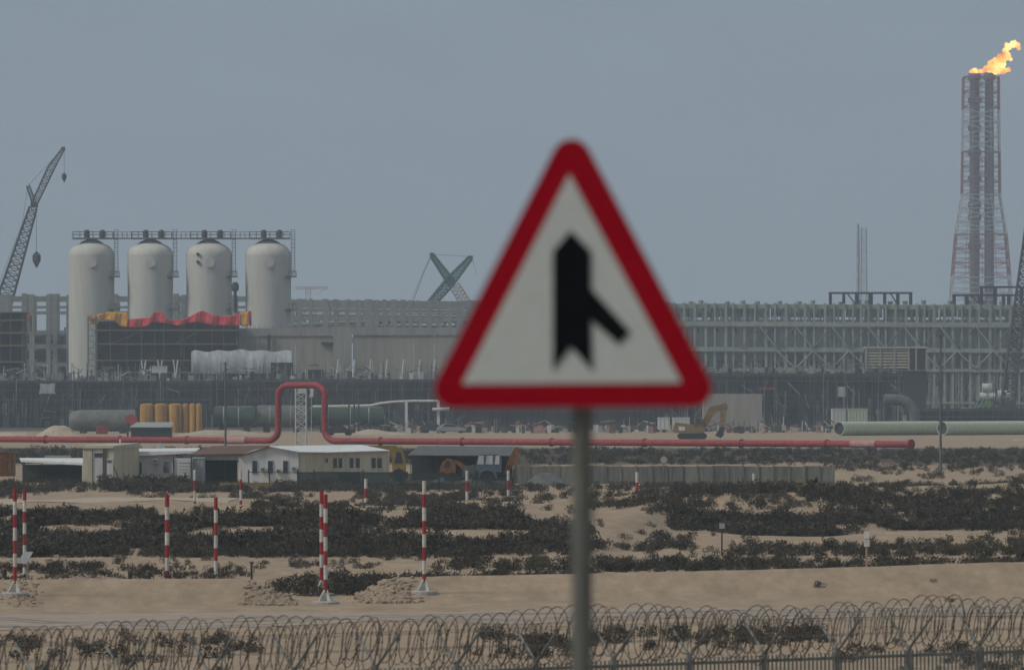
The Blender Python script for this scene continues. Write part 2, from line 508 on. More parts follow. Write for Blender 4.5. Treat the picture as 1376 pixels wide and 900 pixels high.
# --- concrete pipe rack at the left edge, behind the first silo
t = beams_rack('pipe_rack', 'heavy grey concrete pipe rack frame left of the four silos', 'pipe rack', 1850, 9,
               [(-30, -20), (-6, 13), (29, 36), (39, 46), (62, 68), (71, 77), (89, 95), (110, 116), (150, 158), (233, 240), (243, 249), (312, 318)],
               [(398, 405), (411, 414), (418, 422), (444, 449), (463, 468), (487, 492)], -40, 330, M['rack'], 397, 1)
mb = MB()
for k in range(26):
    px = R.uniform(-30, 92); z0 = Z(R.uniform(470, 500), 1853); z1 = Z(R.uniform(440, 460), 1853)
    mb.tube((X(px, 1853), 1853 + R.uniform(0, 4), z0), (X(px, 1853), 1855, z1), .22, 5)
for py in (452, 458, 474, 480):
    mb.tube((X(-30, 1855), 1855 + R.uniform(-1, 2), Z(py, 1855)), (X(93, 1855), 1856, Z(py, 1855)), .5, 6)
p = part('pipework', mb, M['scaffd'], t, True); p['kind'] = 'stuff'
part('lower_casing', MB().pbox(-40, 330, 447, 556, 1866, 6), M['scaffd'], t)
mb = MB().pbox(34, 39.5, 420, 432, 1846, 2); part('hoist_cover', mb, M['red'], t)
mb = MB().pbox(39.8, 42, 424, 446, 1846.5, 2); part('hoist_post', mb, M['rust'], t)

# --- long concrete rack between the silos and the sign, windows of sky through it
t = thing('pipe_rack', 'long grey concrete pipe rack with rows of square gaps right of silos', 'pipe rack', (X(600, 2000), 2000, 0))
d = 2000
for row, (yy, off) in enumerate(((0, 0), (11, 3.5))):
    px = 384 + off
    while px < 905:
        wd = R.choice((5, 6, 7, 8, 10)) if row == 0 else R.choice((3, 4, 6))
        mb = MB().box(X(px, d), X(px + wd, d), d + yy, d + yy + 1.4, 0, Z(402 + (px - 384) * .010 + R.uniform(-1.2, .6), d))
        part('column', mb, M['rack'], t)
        px += R.choice((11, 12, 13, 14)) + (4 if px < 450 else 0)
    for a, b in ((402.5, 413), (416, 418.2), (424, 430), (438, 447), (452, 460)):
        sl = 5
        for k in range(sl):
            qa = 382 + (905 - 382) * k / sl; qb = 382 + (905 - 382) * (k + 1) / sl
            zs = [(qa - 384) * .010, (qb - 384) * .010]
            mb = MB().prism([(X(qa, d), Z(b + zs[0], d)), (X(qb, d), Z(b + zs[1], d)), (X(qb, d), Z(a + zs[1], d)), (X(qa, d), Z(a + zs[0], d))], d + yy + .1, d + yy + 1.1)
            part('beam', mb, M['rack'], t)
mb = MB()
for k in range(7):
    mb.tube((X(382, d), d + 3 + R.uniform(0, 6), Z(R.choice((414, 422, 436)) + R.uniform(-1, 1), d)), (X(905, d), d + 3 + R.uniform(0, 6), Z(R.choice((420, 428, 441)), d)), R.uniform(.25, .5), 6)
for k in range(46):
    px = R.uniform(388, 900); mb.tube((X(px, d), d + 5, Z(445, d)), (X(px, d), d + 5, Z(R.uniform(410, 432), d)), R.uniform(.15, .5), 5)
p = part('pipework', mb, M['greypipe'], t, True); p['kind'] = 'stuff'

# --- pale green steel rack on the right: air-cooler bank above, braced frame below
d = 1900
t = thing('cooler_rack', 'long pale green steel rack of air coolers on the right side', 'pipe rack', (X(1150, d), d, 0))
px = 880; k = 0
while px < 1410:
    w = 3.4 if k % 2 else 2.4
    foot = 0
    mb = MB().box(X(px, d), X(px + w, d), d, d + 1, foot, Z(406 + (px - 900) * .006, d)); part('column', mb, M['greensteel'], t)
    px += R.choice((10.5, 12.6, 12.6, 14.5)); k += 1
for a, b, dp in ((408, 414, .4), (431.5, 438, -.3), (466, 472, -.3), (494, 498, -.3), (538, 541, -.2)):
    for q in range(5):
        qa = 876 + 107 * q; qb = 876 + 107 * (q + 1)
        part('beam', MB().pbox(qa, qb - .05, a + q * .5, b + q * .5, d + dp, 1.2), M['greensteel'], t)
q = 0
px = 996.0
while px < 1400:                                    # diagonal braces, V shaped in pairs
    s = 1 if q % 2 else -1
    w = 22 if q % 2 else 24
    x0, x1 = (px, px + w) if s > 0 else (px + w, px)
    part('brace', MB().tube((X(x0, d), d - .5, Z(439, d)), (X(x1, d), d - .5, Z(467, d)), .17, 5), M['scaffd' if s < 0 else 'greensteel'], t)  # every second upper brace is darker, its shade put into the colour
    if R.random() < .75: part('brace', MB().tube((X(x1, d), d - .5, Z(472, d)), (X(x0, d), d - .5, Z(494, d)), .17, 5), M['greensteel'], t)
    px += w + 1.2; q += 1
q = 0
px = 884.0
while px < 1405:                                    # cooler bays: louvred side panels, dark plenum behind
    part('louvre_panel', MB().pbox(px, px + 24.2, 439, 467, d + 1.6, .5), M['louvre'], t)
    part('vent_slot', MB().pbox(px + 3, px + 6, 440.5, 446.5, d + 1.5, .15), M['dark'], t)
    part('apron_panel', MB().pbox(px, px + 25, 429.6, 433, d + 2.2, .4), M['louvre'], t)
    part('cooler_panel', MB().pbox(px + .6, px + 24.4, 413.8, 425.6 + (q % 3) * .6, d + 2.4, .5), M['greensteel'], t)
    part('fan_ring', MB().lathe(X(px + R.uniform(4, 20), d), d + 3, [(.5, Z(409, d)), (.6, Z(404 + R.uniform(-1, 1.5), d))], 10), M['greensteel'], t, True)
    px += 25.2; q += 1
mb = MB()
for k in range(1000):                                # slats and pipes as fine vertical lines
    px = R.uniform(884, 1405); r = R.uniform(.08, .2)
    a, b = R.choice(((410, 432), (410, 433), (438, 468), (440, 466), (472, 497), (412, 470), (436, 500)))
    if px > 1225 and R.random() < .6: a, b = R.uniform(412, 480), R.uniform(500, 556)
    yy = d + R.uniform(.9, 3)
    mb.tube((X(px, d), yy, Z(a, d)), (X(px, d), yy, Z(b, d)), r, 4, cap=False)
p = part('slat_and_pipe_run', mb, M['louvre'], t); p['kind'] = 'stuff'
mb = MB()
for k in range(90):
    px = R.uniform(890, 1400); a = R.uniform(438, 500); w = R.uniform(3, 26)
    mb.tube((X(px, d), d + 2.5, Z(a, d)), (X(px + w, d), d + 2.5, Z(a + R.uniform(-1, 1), d)), R.uniform(.15, .4), 5)
p = part('pipework', mb, M['greypipe'], t); p['kind'] = 'stuff'
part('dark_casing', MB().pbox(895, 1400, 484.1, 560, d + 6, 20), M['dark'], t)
part('upper_casing', MB().pbox(890, 1400, 438.5, 484, d + 5, 12), M['louvre'], t)
# white vessels at the foot of the rack, right edge
g = 'white drums at the foot of the green rack'
for a, b, c, e_, lab in ((1320, 1333, 515, 527, 'round white drum head at the foot of the green rack'), (1317, 1337, 527, 538, 'low white tank under the round drum at the green rack'), (1341, 1357, 524, 538, 'taller white tank beside the lime green sheet at far right')):
    r = (b - a) / 2 * 1800 / F
    single('white_tank', MB().path([(X(a, 1800), 1800, Z((c + e_) / 2, 1800)), (X(a, 1800) + .3, 1800, Z((c + e_) / 2, 1800)), (X(b, 1800) - .3, 1800, Z((c + e_) / 2, 1800)), (X(b, 1800), 1800, Z((c + e_) / 2, 1800))], (e_ - c) / 2 * 1800 / F, 14), M['whitep'], lab, 'tank', group=g, sm=True)
single('tank_stand', MB().pbox(1312, 1360, 538, 572, 1799, 6), M['dark'], 'dark plinth carrying the white tanks at far right', 'plinth')
single('tarpaulin', MB().prism([(X(a, 1780), Z(b, 1780)) for a, b in ((1313, 548), (1326, 546), (1345, 545), (1363, 543), (1366, 539.5), (1340, 540), (1327, 538.5), (1314, 545))], 1780, 1782), M['limegreen'], 'lime green sheet below the white tanks at far right', 'tarpaulin')

# --- black portal frames standing on top of the green rack
def portal(label, d, top, foot, posts, spans, pxs, diags):
    t = thing('portal_frame', label, 'steel frame', (X((pxs[0] + pxs[1]) / 2, d), d, Z(foot, d)), 'portal frames on the cooler rack')
    for yy in (0, 5):
        for a, w in posts: part('post', MB().box(X(a, d), X(a + w, d), d + yy, d + yy + .5, Z(foot, d), Z(top, d)), M['dark'], t)
        part('girder', MB().box(X(pxs[0], d), X(pxs[1], d), d + yy - .06, d + yy + .6, Z(top + 2.2, d), Z(top - .2, d)), M['dark'], t)
    for a, b in diags:
        part('brace', MB().tube((X(a, d), d + .25, Z(top + 2, d)), (X(b, d), d + .25, Z(foot - 4, d)), .17, 5), M['dark'], t)
    return t
portal('black steel portal frame with seven posts on top of green rack', 1902, 392.5, 413, [(1115, 3), (1133, 3), (1150, 4), (1168, 5), (1188, 3), (1205.5, 3.4), (1223, 3)], 0, (1114.6, 1226.2), [(1139, 1150), (1197, 1206)])
portal('low black steel portal frame below the flare stack', 1902, 395.5, 413, [(1281.5, 3), (1298, 4), (1316, 4), (1348, 3), (1355, 3)], 0, (1281, 1376), [(1305, 1317)])
portal('taller black steel portal frame beside the right crane boom', 1906, 384.5, 413, [(1318.5, 3), (1336.5, 3.2), (1372, 3)], 0, (1318, 1385), [])

# --- flare stack, about three kilometres off
d = 3000
RW, WW = (.26, .11, .12), (.42, .44, .46)  # band red greyed, some distance haze put into the colour
zz = lambda p: Z(p, d)
bands = [(0, WW), (zz(372), RW), (zz(315), WW), (zz(262), RW), (zz(205), WW), (zz(148), RW)]
M['band'] = band_mat('flare lattice banding', bands)
t = thing('flare_stack', 'tall flare stack with twin dark risers in red and white lattice', 'flare stack', (X(1318, d), d, 0))
part('riser', MB().lathe(X(1309.5, d), d, [(1.75, 0), (1.75, zz(300)), (1.7, zz(108)), (2.4, zz(107)), (2.4, zz(101)), (2.0, zz(99))], 16), M['hazegrey'], t, True)
part('riser', MB().lathe(X(1329.5, d), d + 1, [(1.75, 0), (1.7, zz(250)), (1.5, zz(108)), (2.2, zz(107)), (2.2, zz(101)), (1.8, zz(98))], 16), M['hazegrey'], t, True)
for py in (135, 172, 205, 240, 275, 292, 330):
    part('riser_collar', MB().lathe(X(1309.5, d), d, [(2.0, zz(py + 4)), (2.35, zz(py + 3)), (2.35, zz(py - 3)), (2.0, zz(py - 4))], 12), M['hazegrey'], t, True)
def hw(py): return float(np.interp(py, [98, 262, 315, 375, 420, 560], [23.5, 25.5, 33.5, 38.5, 42, 54]))
levels = [104, 124, 144, 164, 184, 204, 224, 244, 262, 280, 298, 315, 334, 353, 373, 394, 420, 450, 490, 540]
cxp = 1318
def corner(py, k):
    w = hw(py) * d / F; u, v = ((-1, -1), (1, -1), (1, 1), (-1, 1))[k % 4]
    return (X(cxp, d) + u * w, d + v * w, zz(py))
for k in range(4):
    part('corner_leg', MB().path([corner(p, k) for p in levels], .2, 5), M['band'], t)
mb = MB()
for a, b in zip(levels[:-1], levels[1:]):
    for k in range(4):
        mb.tube(corner(a, k), corner(b, k + 1), .17, 4, cap=False); mb.tube(corner(a, k + 1), corner(b, k), .17, 4, cap=False)
        mb.tube(corner(a, k), corner(a, k + 1), .17, 4, cap=False)
        c1, c2 = Vector(corner(a, k)), Vector(corner(a, k + 1)); c3, c4 = Vector(corner(b, k)), Vector(corner(b, k + 1))
        for f in (.25, .5, .75): mb.tube(c1.lerp(c2, f), c3.lerp(c4, f), .12, 4, cap=False)
        for f in (.33, .67): mb.tube(c1.lerp(c3, f), c2.lerp(c4, f), .10, 4, cap=False)
part('lattice_bracing', mb, M['band'], t)['kind'] = 'stuff'
for py in (104, 164, 205, 262, 315, 373):
    w = hw(py) * d / F
    part('platform', MB().box(X(cxp, d) - w * .9, X(cxp, d) + w * .9, d - w * .9, d - w * .55, zz(py), zz(py - 1)), M['band'], t)

# flame: lumpy sheet of fire torn to the right by the wind
fm = bpy.data.materials.new('fire'); fm.use_nodes = True
n = fm.node_tree.nodes; l = fm.node_tree.links.new; n.clear()
em = n.new('ShaderNodeEmission'); out = n.new('ShaderNodeOutputMaterial')
g_ = n.new('ShaderNodeNewGeometry'); tn = n.new('ShaderNodeTexNoise'); tn.inputs['Scale'].default_value = .22; tn.inputs['Detail'].default_value = 4
rp = n.new('ShaderNodeValToRGB')
rp.color_ramp.elements[0].position = .36; rp.color_ramp.elements[0].color = (.85, .20, .06, 1)
rp.color_ramp.elements[1].position = .62; rp.color_ramp.elements[1].color = (1.0, .78, .28, 1)
e = rp.color_ramp.elements.new(.47); e.color = (1.0, .50, .09, 1)
em.inputs['Strength'].default_value = 1.7
l(g_.outputs['Position'], tn.inputs['Vector']); l(tn.outputs['Fac'], rp.inputs['Fac']); l(rp.outputs[0], em.inputs['Color']); l(em.outputs[0], out.inputs['Surface'])
def ico(mb, c, r, sq=(1, 1, 1), jit=.18, sub=2, rnd=R):
    import bmesh
    b = bmesh.new(); bmesh.ops.create_icosphere(b, subdivisions=sub, radius=1)
    ph = [rnd.uniform(0, 6) for _ in range(6)]
    v = []
    for q in b.verts:
        k = 1 + jit * (math.sin(q.co.x * 3.1 + ph[0]) * math.sin(q.co.y * 3.7 + ph[1]) + .7 * math.sin(q.co.z * 5.3 + ph[2] + q.co.x * 2) + .4 * math.sin(q.co.x * 9 + q.co.z * 8 + ph[3]))
        v.append((c[0] + q.co.x * r * sq[0] * k, c[1] + q.co.y * r * sq[1] * k, c[2] + q.co.z * r * sq[2] * k))
    f = [tuple(w.index for w in p.verts) for p in b.faces]; b.free()
    mb.raw(v, f)
mb = MB()
for px, py, r in ((1305, 96.5, 3), (1309, 95, 3.6), (1312, 97, 3), (1317, 96, 3), (1322, 95, 3.4), (1326, 92, 4.5), (1331, 92, 6.5), (1337, 94, 6.5), (1343, 95, 5.5), (1349, 95, 4.5), (1355, 94, 3.2),
                  (1333, 86, 6.5), (1339, 84, 7), (1345, 80, 7), (1350, 77, 6), (1348, 87, 4.5), (1355, 75, 4.2), (1358, 80, 2.6), (1351, 69, 4.5), (1355, 64, 4.8), (1361, 60, 5), (1367, 61, 4), (1369, 65, 2.8), (1352, 60, 3), (1364, 56.5, 2.6)):
    ico(mb, (X(px, d), d + R.uniform(-1, 1), zz(py)), r * d / F, (1.05, .8, 1), .2)
fl = single('flame', mb, fm, 'orange and yellow gas flame blown right from the flare tip', 'flame', (X(1318, d), d, zz(98)), sm=True)
rm = fl.modifiers.new('weld', 'REMESH'); rm.mode = 'VOXEL'; rm.voxel_size = .28; rm.use_smooth_shade = True

# --- far thin mast
d = 3600
t = thing('mast', 'faint thin lattice mast far behind the black portal frame', 'mast', (X(1156, d), d, 0))
part('shaft', MB().lathe(X(1153, d), d, [(.75, 0), (.7, Z(330, d)), (.5, Z(301, d))], 10), M['greypipe'], t, True)
part('lattice', MB().lattice((X(1161, d), d, 0), (X(1161, d), d, Z(306, d)), 2.8, 2.2, 34, .13, .08), M['hazegrey'], t)

# --- the four silos
d = 1700; m_ = d / F
tops = {}
def make_silo(cx, label, stain=False):
    t = thing('storage_silo', label, 'silo', (X(cx, d), d, 0), 'row of storage silos')
    r = 30.6 * m_; x0 = X(cx, d)
    part('shell', MB().lathe(x0, d, [(r, 0), (r, Z(343, d))], 48), M['silo'], t, True)
    prof = [(r + .02, Z(343.2, d))]
    for k in range(1, 10):
        a = k / 10 * math.pi / 2
        prof.append((r * math.cos(a) ** .8, Z(343, d) + 17.5 * m_ * math.sin(a)))
    prof.append((.3, Z(343, d) + 17.6 * m_))
    part('dome', MB().lathe(x0, d, prof, 48), M['silo'], t, True)
    for py in (385, 428, 466):
        part('weld_seam', MB().lathe(x0, d, [(r + .02, Z(py + .35, d)), (r + .035, Z(py, d)), (r + .02, Z(py - .35, d))], 48), M['silo'], t, True)
    # round manway facing the camera
    zc = Z(353.5, d); xc = X(cx + 2, d); rr = 5.6 * m_
    pts = [(xc, d - r + .4, zc), (xc, d - r - .5, zc)]
    mh = part('manway', MB().path(pts, rr, 20), M['silo'], t, True)
    part('cover_plate', MB().path([(xc, d - r - .5, zc), (xc, d - r - .72, zc)], rr * 1.14, 20), M['silo'], mh, True)
    # top platform with railing, two valve boxes and legs on the dome
    zt = Z(321.5, d); xa, xb = X(cx - 25, d), X(cx + 29, d)
    part('top_platform', MB().box(xa, xb, d - 2.2, d + 2.2, zt, zt + .28), M['scaffd'], t)
    rl = MB()
    for yy in (d - 2.1, d + 2.1):
        for zz_ in (.65, 1.2): rl.tube((xa, yy, zt + .28 + zz_), (xb, yy, zt + .28 + zz_), .06, 4)
        k = xa
        while k <= xb + .01: rl.tube((k, yy, zt + .2), (k, yy, zt + 1.5), .06, 4); k += (xb - xa) / 6
    part('railing', rl, M['scaffd'], t)
    for q in (-6, 15):
        part('valve_housing', MB().lathe(X(cx + q, d), d - .8, [(.55, zt + .28), (.6, zt + 1.2), (.55, zt + 1.6), (.3, zt + 1.85)], 12), M['dark'], t, True)
    part('support_ring', MB().lathe(x0, d, [(2.4, Z(326.5, d)), (2.0, Z(325, d)), (.9, zt)], 16), M['scaffd'], t, True)
    # caged ladder and side platforms on the right flank
    lx = X(cx + 33.5, d)
    lad = MB()
    for o_ in (-.35, .35): lad.tube((lx + o_, d - 1.2, Z(371, d)), (lx + o_, d - 1.2, Z(308, d)), .07, 4)
    k = Z(371, d)
    while k < Z(308, d): lad.tube((lx - .35, d - 1.2, k), (lx + .35, d - 1.2, k), .05, 4, cap=False); k += .4
    for kz in range(9):
        z_ = Z(366 - kz * 5.5, d)
        lad.path([(lx - .45, d - 1.2, z_), (lx - .45, d - 2, z_), (lx + .45, d - 2, z_), (lx + .45, d - 1.2, z_)], .045, 4)
    part('ladder', lad, M['scaffd'], t)
    for py in (371.5, 415.5):
        pl = part('side_platform', MB().box(X(cx + 24, d), X(cx + 38, d), d - 3.2, d + 1.5, Z(py + 1.1, d), Z(py - .4, d)), M['scaffd'], t)
        rl = MB()
        for yy in (d - 3.1, d + 1.4):
            rl.tube((X(cx + 26, d), yy, Z(py - 7, d)), (X(cx + 37.6, d), yy, Z(py - 7, d)), .055, 4)
            for a in (28, 33, 37.5): rl.tube((X(cx + a, d), yy, Z(py, d)), (X(cx + a, d), yy, Z(py - 7, d)), .055, 4)
        part('guard_rail', rl, M['scaffd'], pl)
    if stain:
        for py in (342, 352.5):
            part('nozzle', MB().path([(X(cx - 14, d), d - r + 1, Z(py, d)), (X(cx - 14, d), d - r - .1, Z(py, d))], .33, 10), M['dark'], t, True)
    return t
make_silo(123, 'leftmost cream domed silo showing its wall nearly to the ground')
make_silo(202, 'second cream domed silo from the left, above the orange tarpaulin')
make_silo(281, 'third cream domed silo, with two small dark nozzles near its top', True)
make_silo(360.5, 'rightmost cream domed silo above the plain concrete wall')
for k, (a, b, lab) in enumerate(((152, 177, 'between the first and second silo'), (231, 256, 'between the second and third silo'), (310, 335.5, 'between the third and fourth silo'))):
    t = thing('walkway', 'thin railed walkway bridge at roof height ' + lab, 'walkway', (X((a + b) / 2, d), d, Z(321, d)), 'walkways joining the silo tops')
    zt = Z(321.2, d)
    part('deck', MB().box(X(a, d), X(b, d), d - .8, d + .8, zt, zt + .22), M['scaffd'], t)
    rl = MB()
    for yy in (d - .75, d + .75):
        for q in (.6, 1.2): rl.tube((X(a, d), yy, zt + q + .2), (X(b, d), yy, zt + q + .2), .05, 4)
        for q in range(5): rl.tube((X(a + (b - a) * q / 4, d), yy, zt), (X(a + (b - a) * q / 4, d), yy, zt + 1.4), .05, 4)
    part('railing', rl, M['scaffd'], t)
# dark lifting block hanging between third and fourth silo
single('valve_actuator', MB().lathe(X(316, 1690), 1690, [(.3, Z(420, 1690)), (.3, Z(392, 1690)), (.7, Z(390, 1690)), (.75, Z(383, 1690)), (.4, Z(379, 1690))], 12), M['dark'], 'dark post head standing between the third and fourth silo', 'post', sm=True)

# --- multi-level dark steel frames under construction
def frame_building(label, px0, px1, py0, d, dep, slabs, posts):
    t = thing('frame_building', label, 'building', (X((px0 + px1) / 2, d), d, 0), 'dark open frame buildings')
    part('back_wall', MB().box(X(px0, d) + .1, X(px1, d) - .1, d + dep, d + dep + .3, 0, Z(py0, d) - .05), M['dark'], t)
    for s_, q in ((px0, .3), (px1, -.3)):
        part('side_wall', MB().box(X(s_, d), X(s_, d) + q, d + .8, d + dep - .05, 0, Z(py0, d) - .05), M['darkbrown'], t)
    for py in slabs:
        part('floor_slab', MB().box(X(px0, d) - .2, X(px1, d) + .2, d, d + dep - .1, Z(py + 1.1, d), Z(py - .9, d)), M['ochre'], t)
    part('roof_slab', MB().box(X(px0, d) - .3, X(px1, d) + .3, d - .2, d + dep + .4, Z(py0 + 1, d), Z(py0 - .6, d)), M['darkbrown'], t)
    for px in posts:
        part('post', MB().tube((X(px, d), d + .4, 0), (X(px, d), d + .4, Z(py0 + .6, d)), .11, 5), M['scaffd'], t)
    for a, b in ((.1, .35), (.55, .75)):
        xa = px0 + (px1 - px0) * a; xb = px0 + (px1 - px0) * b
        part('brace', MB().tube((X(xa, d), d + .2, Z(slabs[1], d)), (X(xb, d), d + .2, Z(slabs[0], d)), .09, 5), M['scaffd'], t)
    return t
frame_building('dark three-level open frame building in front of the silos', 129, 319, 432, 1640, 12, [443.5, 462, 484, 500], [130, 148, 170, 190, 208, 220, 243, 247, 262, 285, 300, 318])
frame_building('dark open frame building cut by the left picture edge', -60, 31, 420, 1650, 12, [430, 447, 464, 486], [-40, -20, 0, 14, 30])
# pale scaffold tower at the corner of the frame building
d = 1636
t = thing('scaffold_tower', 'slim pale scaffold tower at the left corner of dark frame building', 'scaffold', (X(123.5, d), d, 0))
for px in (118, 128.5):
    for yy in (0, 1.6): part('standard', MB().tube((X(px, d), d + yy, 0), (X(px, d), d + yy, Z(424, d)), .12, 5), M['scaff'], t)
py = 428
while py < 560:
    mb = MB().box(X(117.4, d), X(129, d), d - .1, d + 1.7, Z(py, d), Z(py, d) + .12)
    part('lift', mb, M['scaff'], t); py += 8
mb = MB()
for k in range(10): mb.tube((X(118 if k % 2 else 128.5, d), d - .1, Z(430 + 8 * k, d)), (X(128.5 if k % 2 else 118, d), d - .1, Z(438 + 8 * k, d)), .07, 4)
part('brace', mb, M['scaff'], t)

# --- tarpaulins draped along the roof edge
def tarp(label, m, top, bot, d, dep=.9, seed=1):
    rr = random.Random(seed); mb = MB()
    xs_ = np.linspace(top[0][0], top[-1][0], max(6, int((top[-1][0] - top[0][0]) / 1.6)))
    tz = np.interp(xs_, [p[0] for p in top], [p[1] for p in top]); bz = np.interp(xs_, [p[0] for p in bot], [p[1] for p in bot])
    n = 7; v = []
    ph = rr.uniform(0, 6)
    for i, x in enumerate(xs_):
        for j in range(n):
            f = j / (n - 1)
            yy = d - .25 - .22 * math.sin(x * .30 + ph + f) * (.3 + f) - .06 * math.sin(x * 1.1 + f * 3)
            v.append((X(x, d), yy, Z(tz[i] + (bz[i] - tz[i]) * f, d)))
    f_ = [(i * n + j, i * n + j + 1, (i + 1) * n + j + 1, (i + 1) * n + j) for i in range(len(xs_) - 1) for j in range(n - 1)]
    mb.raw(v, f_)
    o = single('tarpaulin', mb, m, label, 'tarpaulin', (X((top[0][0] + top[-1][0]) / 2, d), d, Z(440, d)), 'tarpaulins along the frame building roof', sm=True)
    s_ = o.modifiers.new('thickness', 'SOLIDIFY'); s_.thickness = .05
    return o
d = 1638
tarp('orange tarpaulin draped at the left end of the frame building roof', M['tarp_o'], [(119, 421), (124, 424), (128, 427), (133, 421), (140, 421.5), (146, 419), (157, 419.5), (171, 420)], [(119, 431), (124, 435), (131, 436), (135, 430), (150, 430.5), (156, 433), (161, 438), (168, 439.5), (171, 439)], d, seed=2)
tarp('long rumpled red tarpaulin hung along the frame building roof', M['tarp_r'], [(171.5, 429), (202, 426.5), (206, 420), (216, 417), (224, 428), (234, 431), (250, 428), (264, 420), (272, 417), (285, 422.5), (303, 424.5), (322, 422)], [(171.5, 440), (186, 440.5), (201, 437.5), (203, 433), (222, 434), (238, 437.5), (259, 433), (272, 434), (290, 437.5), (322, 438)], d, seed=5)
tarp('small yellow orange tarpaulin at the right end of frame roof', M['tarp_o'], [(322.5, 420), (327, 418.5), (334, 419)], [(322.5, 437), (328, 438.5), (334, 437)], d, seed=8)
tarp('narrow red tarpaulin strip at the far right end of frame roof', M['tarp_r'], [(334.2, 417), (336, 417), (338, 420)], [(334.2, 435), (336, 438), (338, 438)], d, seed=9)

# --- beige concrete walls right of the frame building
def panel_wall(label, px0, px1, py0, d, n, m, coping=True, base=0, name='concrete_wall'):
    t = thing(name, label, 'wall', (X((px0 + px1) / 2, d), d, 0), 'concrete walls of the plant')
    w = (px1 - px0) / n
    for k in range(n):
        part('panel', MB().box(X(px0 + w * k, d) + .03, X(px0 + w * (k + 1), d) - .03, d + R.uniform(0, .06), d + .6, base, Z(py0 + (10 if coping else 0), d) - .03), m, t)
    if coping:
        part('coping_beam', MB().box(X(px0, d) - .1, X(px1, d) + .1, d - .25, d + .8, Z(py0 + 10, d), Z(py0, d)), M['concrete'], t)
    mb = MB(); k = px0
    while k < px1:
        mb.tube((X(k, d), d + .3, Z(py0 + 1, d)), (X(k, d), d + .3, Z(py0 - R.uniform(1, 5), d)), .05, 4); k += R.uniform(1.5, 5)
    part('starter_bar', mb, M['scaffd'], t)['kind'] = 'stuff'
    return t
panel_wall('tall beige concrete wall right of the red tarpaulin', 320, 448, 441, 1648, 5, M['beige'])
panel_wall('grey concrete pier jutting between the two beige walls', 449, 473, 438, 1640, 1, M['concrete'], False)
panel_wall('long beige concrete wall running behind the sign', 474, 720, 440, 1652, 9, M['beige'])
panel_wall('far beige wall stretch hidden mostly behind the sign', 721, 905, 441, 1653, 7, M['beige'])
single('wall_opening', MB().pbox(432, 448, 459.5, 463.5, 1647.4, .5).pbox(439, 445, 460.5, 465, 1647.2, .5), M['dark'], 'small dark slot in the beige concrete wall', 'opening')
single('downpipe', MB().pbox(359.5, 363, 449, 470, 1647.2, .5), M['darkbrown'], 'dark upright pipe on the beige wall right of silos', 'pipe')

# --- white plastic sheeting over a long stack
d = 1600
t = thing('sheeted_stack', 'long stack wrapped in white plastic sheeting below the red tarpaulin', 'stack', (X(325, d), d, 0))
xs_ = np.linspace(257, 392, 46); tp = [471.5 + 1.0 * math.sin(x * .21) + .8 * math.sin(x * .07 + 1) + (1.5 if x < 259 else 0) for x in xs_]
v = []; n = 6
for i, x in enumerate(xs_):
    for j in range(n):
        f = j / (n - 1)
        v.append((X(x, d), d - .05 * math.sin(x * .5 + f * 2) - .12 * math.sin(x * .13) - f * .3 - .5 * math.sin(f * 3.1), Z(tp[i] + (502 - tp[i]) * f, d)))
    v.append((X(x, d), d + 6, Z(tp[i] - .6, d))); v.append((X(x, d), d + 6.2, Z(502, d)))
n2 = n + 2; order = [n] + list(range(n))
fs = []
for i in range(len(xs_) - 1):
    for a, b in zip(order[:-1], order[1:]): fs.append((i * n2 + a, i * n2 + b, (i + 1) * n2 + b, (i + 1) * n2 + a))
    fs.append((i * n2 + n + 1, i * n2 + n, (i + 1) * n2 + n, (i + 1) * n2 + n + 1))
for i in (0, len(xs_) - 1): fs.append(tuple(i * n2 + a for a in ([n + 1, n] + list(range(n)))))
part('sheeting', MB().raw(v, fs), M['plastic'], t, True)
part('dark_gap', MB().pbox(364, 393, 487, 502, d - 1.2, 4), M['dark'], t)
part('base', MB().box(X(257, d), X(392, d), d, d + 6, 0, Z(502, d)), M['dark'], t)

# --- dark netted scaffolds along the front of the site
def scaffold(label, px0, px1, py0, d, lifts, seed, m='netting', step=7):
    rr = random.Random(seed)
    t = thing('netted_scaffold', label, 'scaffold', (X((px0 + px1) / 2, d), d, 0), 'dark netted scaffolds along the site front')
    w = 60; px = px0; k = 0
    while px < px1 - 1:
        b = min(px + w, px1)
        part('netting', MB().box(X(px, d) + .05, X(b, d) - .05, d + 1.2 + rr.uniform(0, .25), d + 5, 0, Z(py0 + rr.uniform(0, 1.0), d)), M[m], t)
        px = b
    for py in lifts:
        part('ledger', MB().box(X(px0, d), X(px1, d), d + .2, d + 1.1, Z(py + .7, d), Z(py - .7, d)), M['scaffd'], t)
    mb = MB(); px = px0
    while px < px1:
        mb.tube((X(px, d), d + .1, 0), (X(px, d), d + .1, Z(py0 - rr.uniform(0, 6), d)), .055, 4, cap=False)
        if rr.random() < .13: mb.tube((X(px, d), d, Z(lifts[0], d)), (X(px + 14 * rr.choice((-1, 1)), d), d, Z(lifts[-1], d)), .05, 4, cap=False)
        px += rr.uniform(step * .6, step * 1.4)
    part('standard', mb, M['scaffd'], t)['kind'] = 'stuff'
    return t
scaffold('dark netted scaffold behind the grey vessel and amber tanks', -80, 285, 511, 1515, [513, 524, 537, 548, 560], 1)
scaffold('dark netted scaffold behind the red pipe loop', 286, 600, 509, 1518, [512, 523, 538, 552], 2)
scaffold('dark netted scaffold hidden behind the foot of the sign', 601, 880, 512, 1518, [514, 526, 538, 552], 3)
scaffold('dark netted scaffold beside the square beige block', 881, 1216, 501, 1530, [504, 512, 531, 546], 4)
scaffold('dark low scaffold beneath the white tanks at right edge', 1217, 1440, 548, 1530, [551, 560], 5)

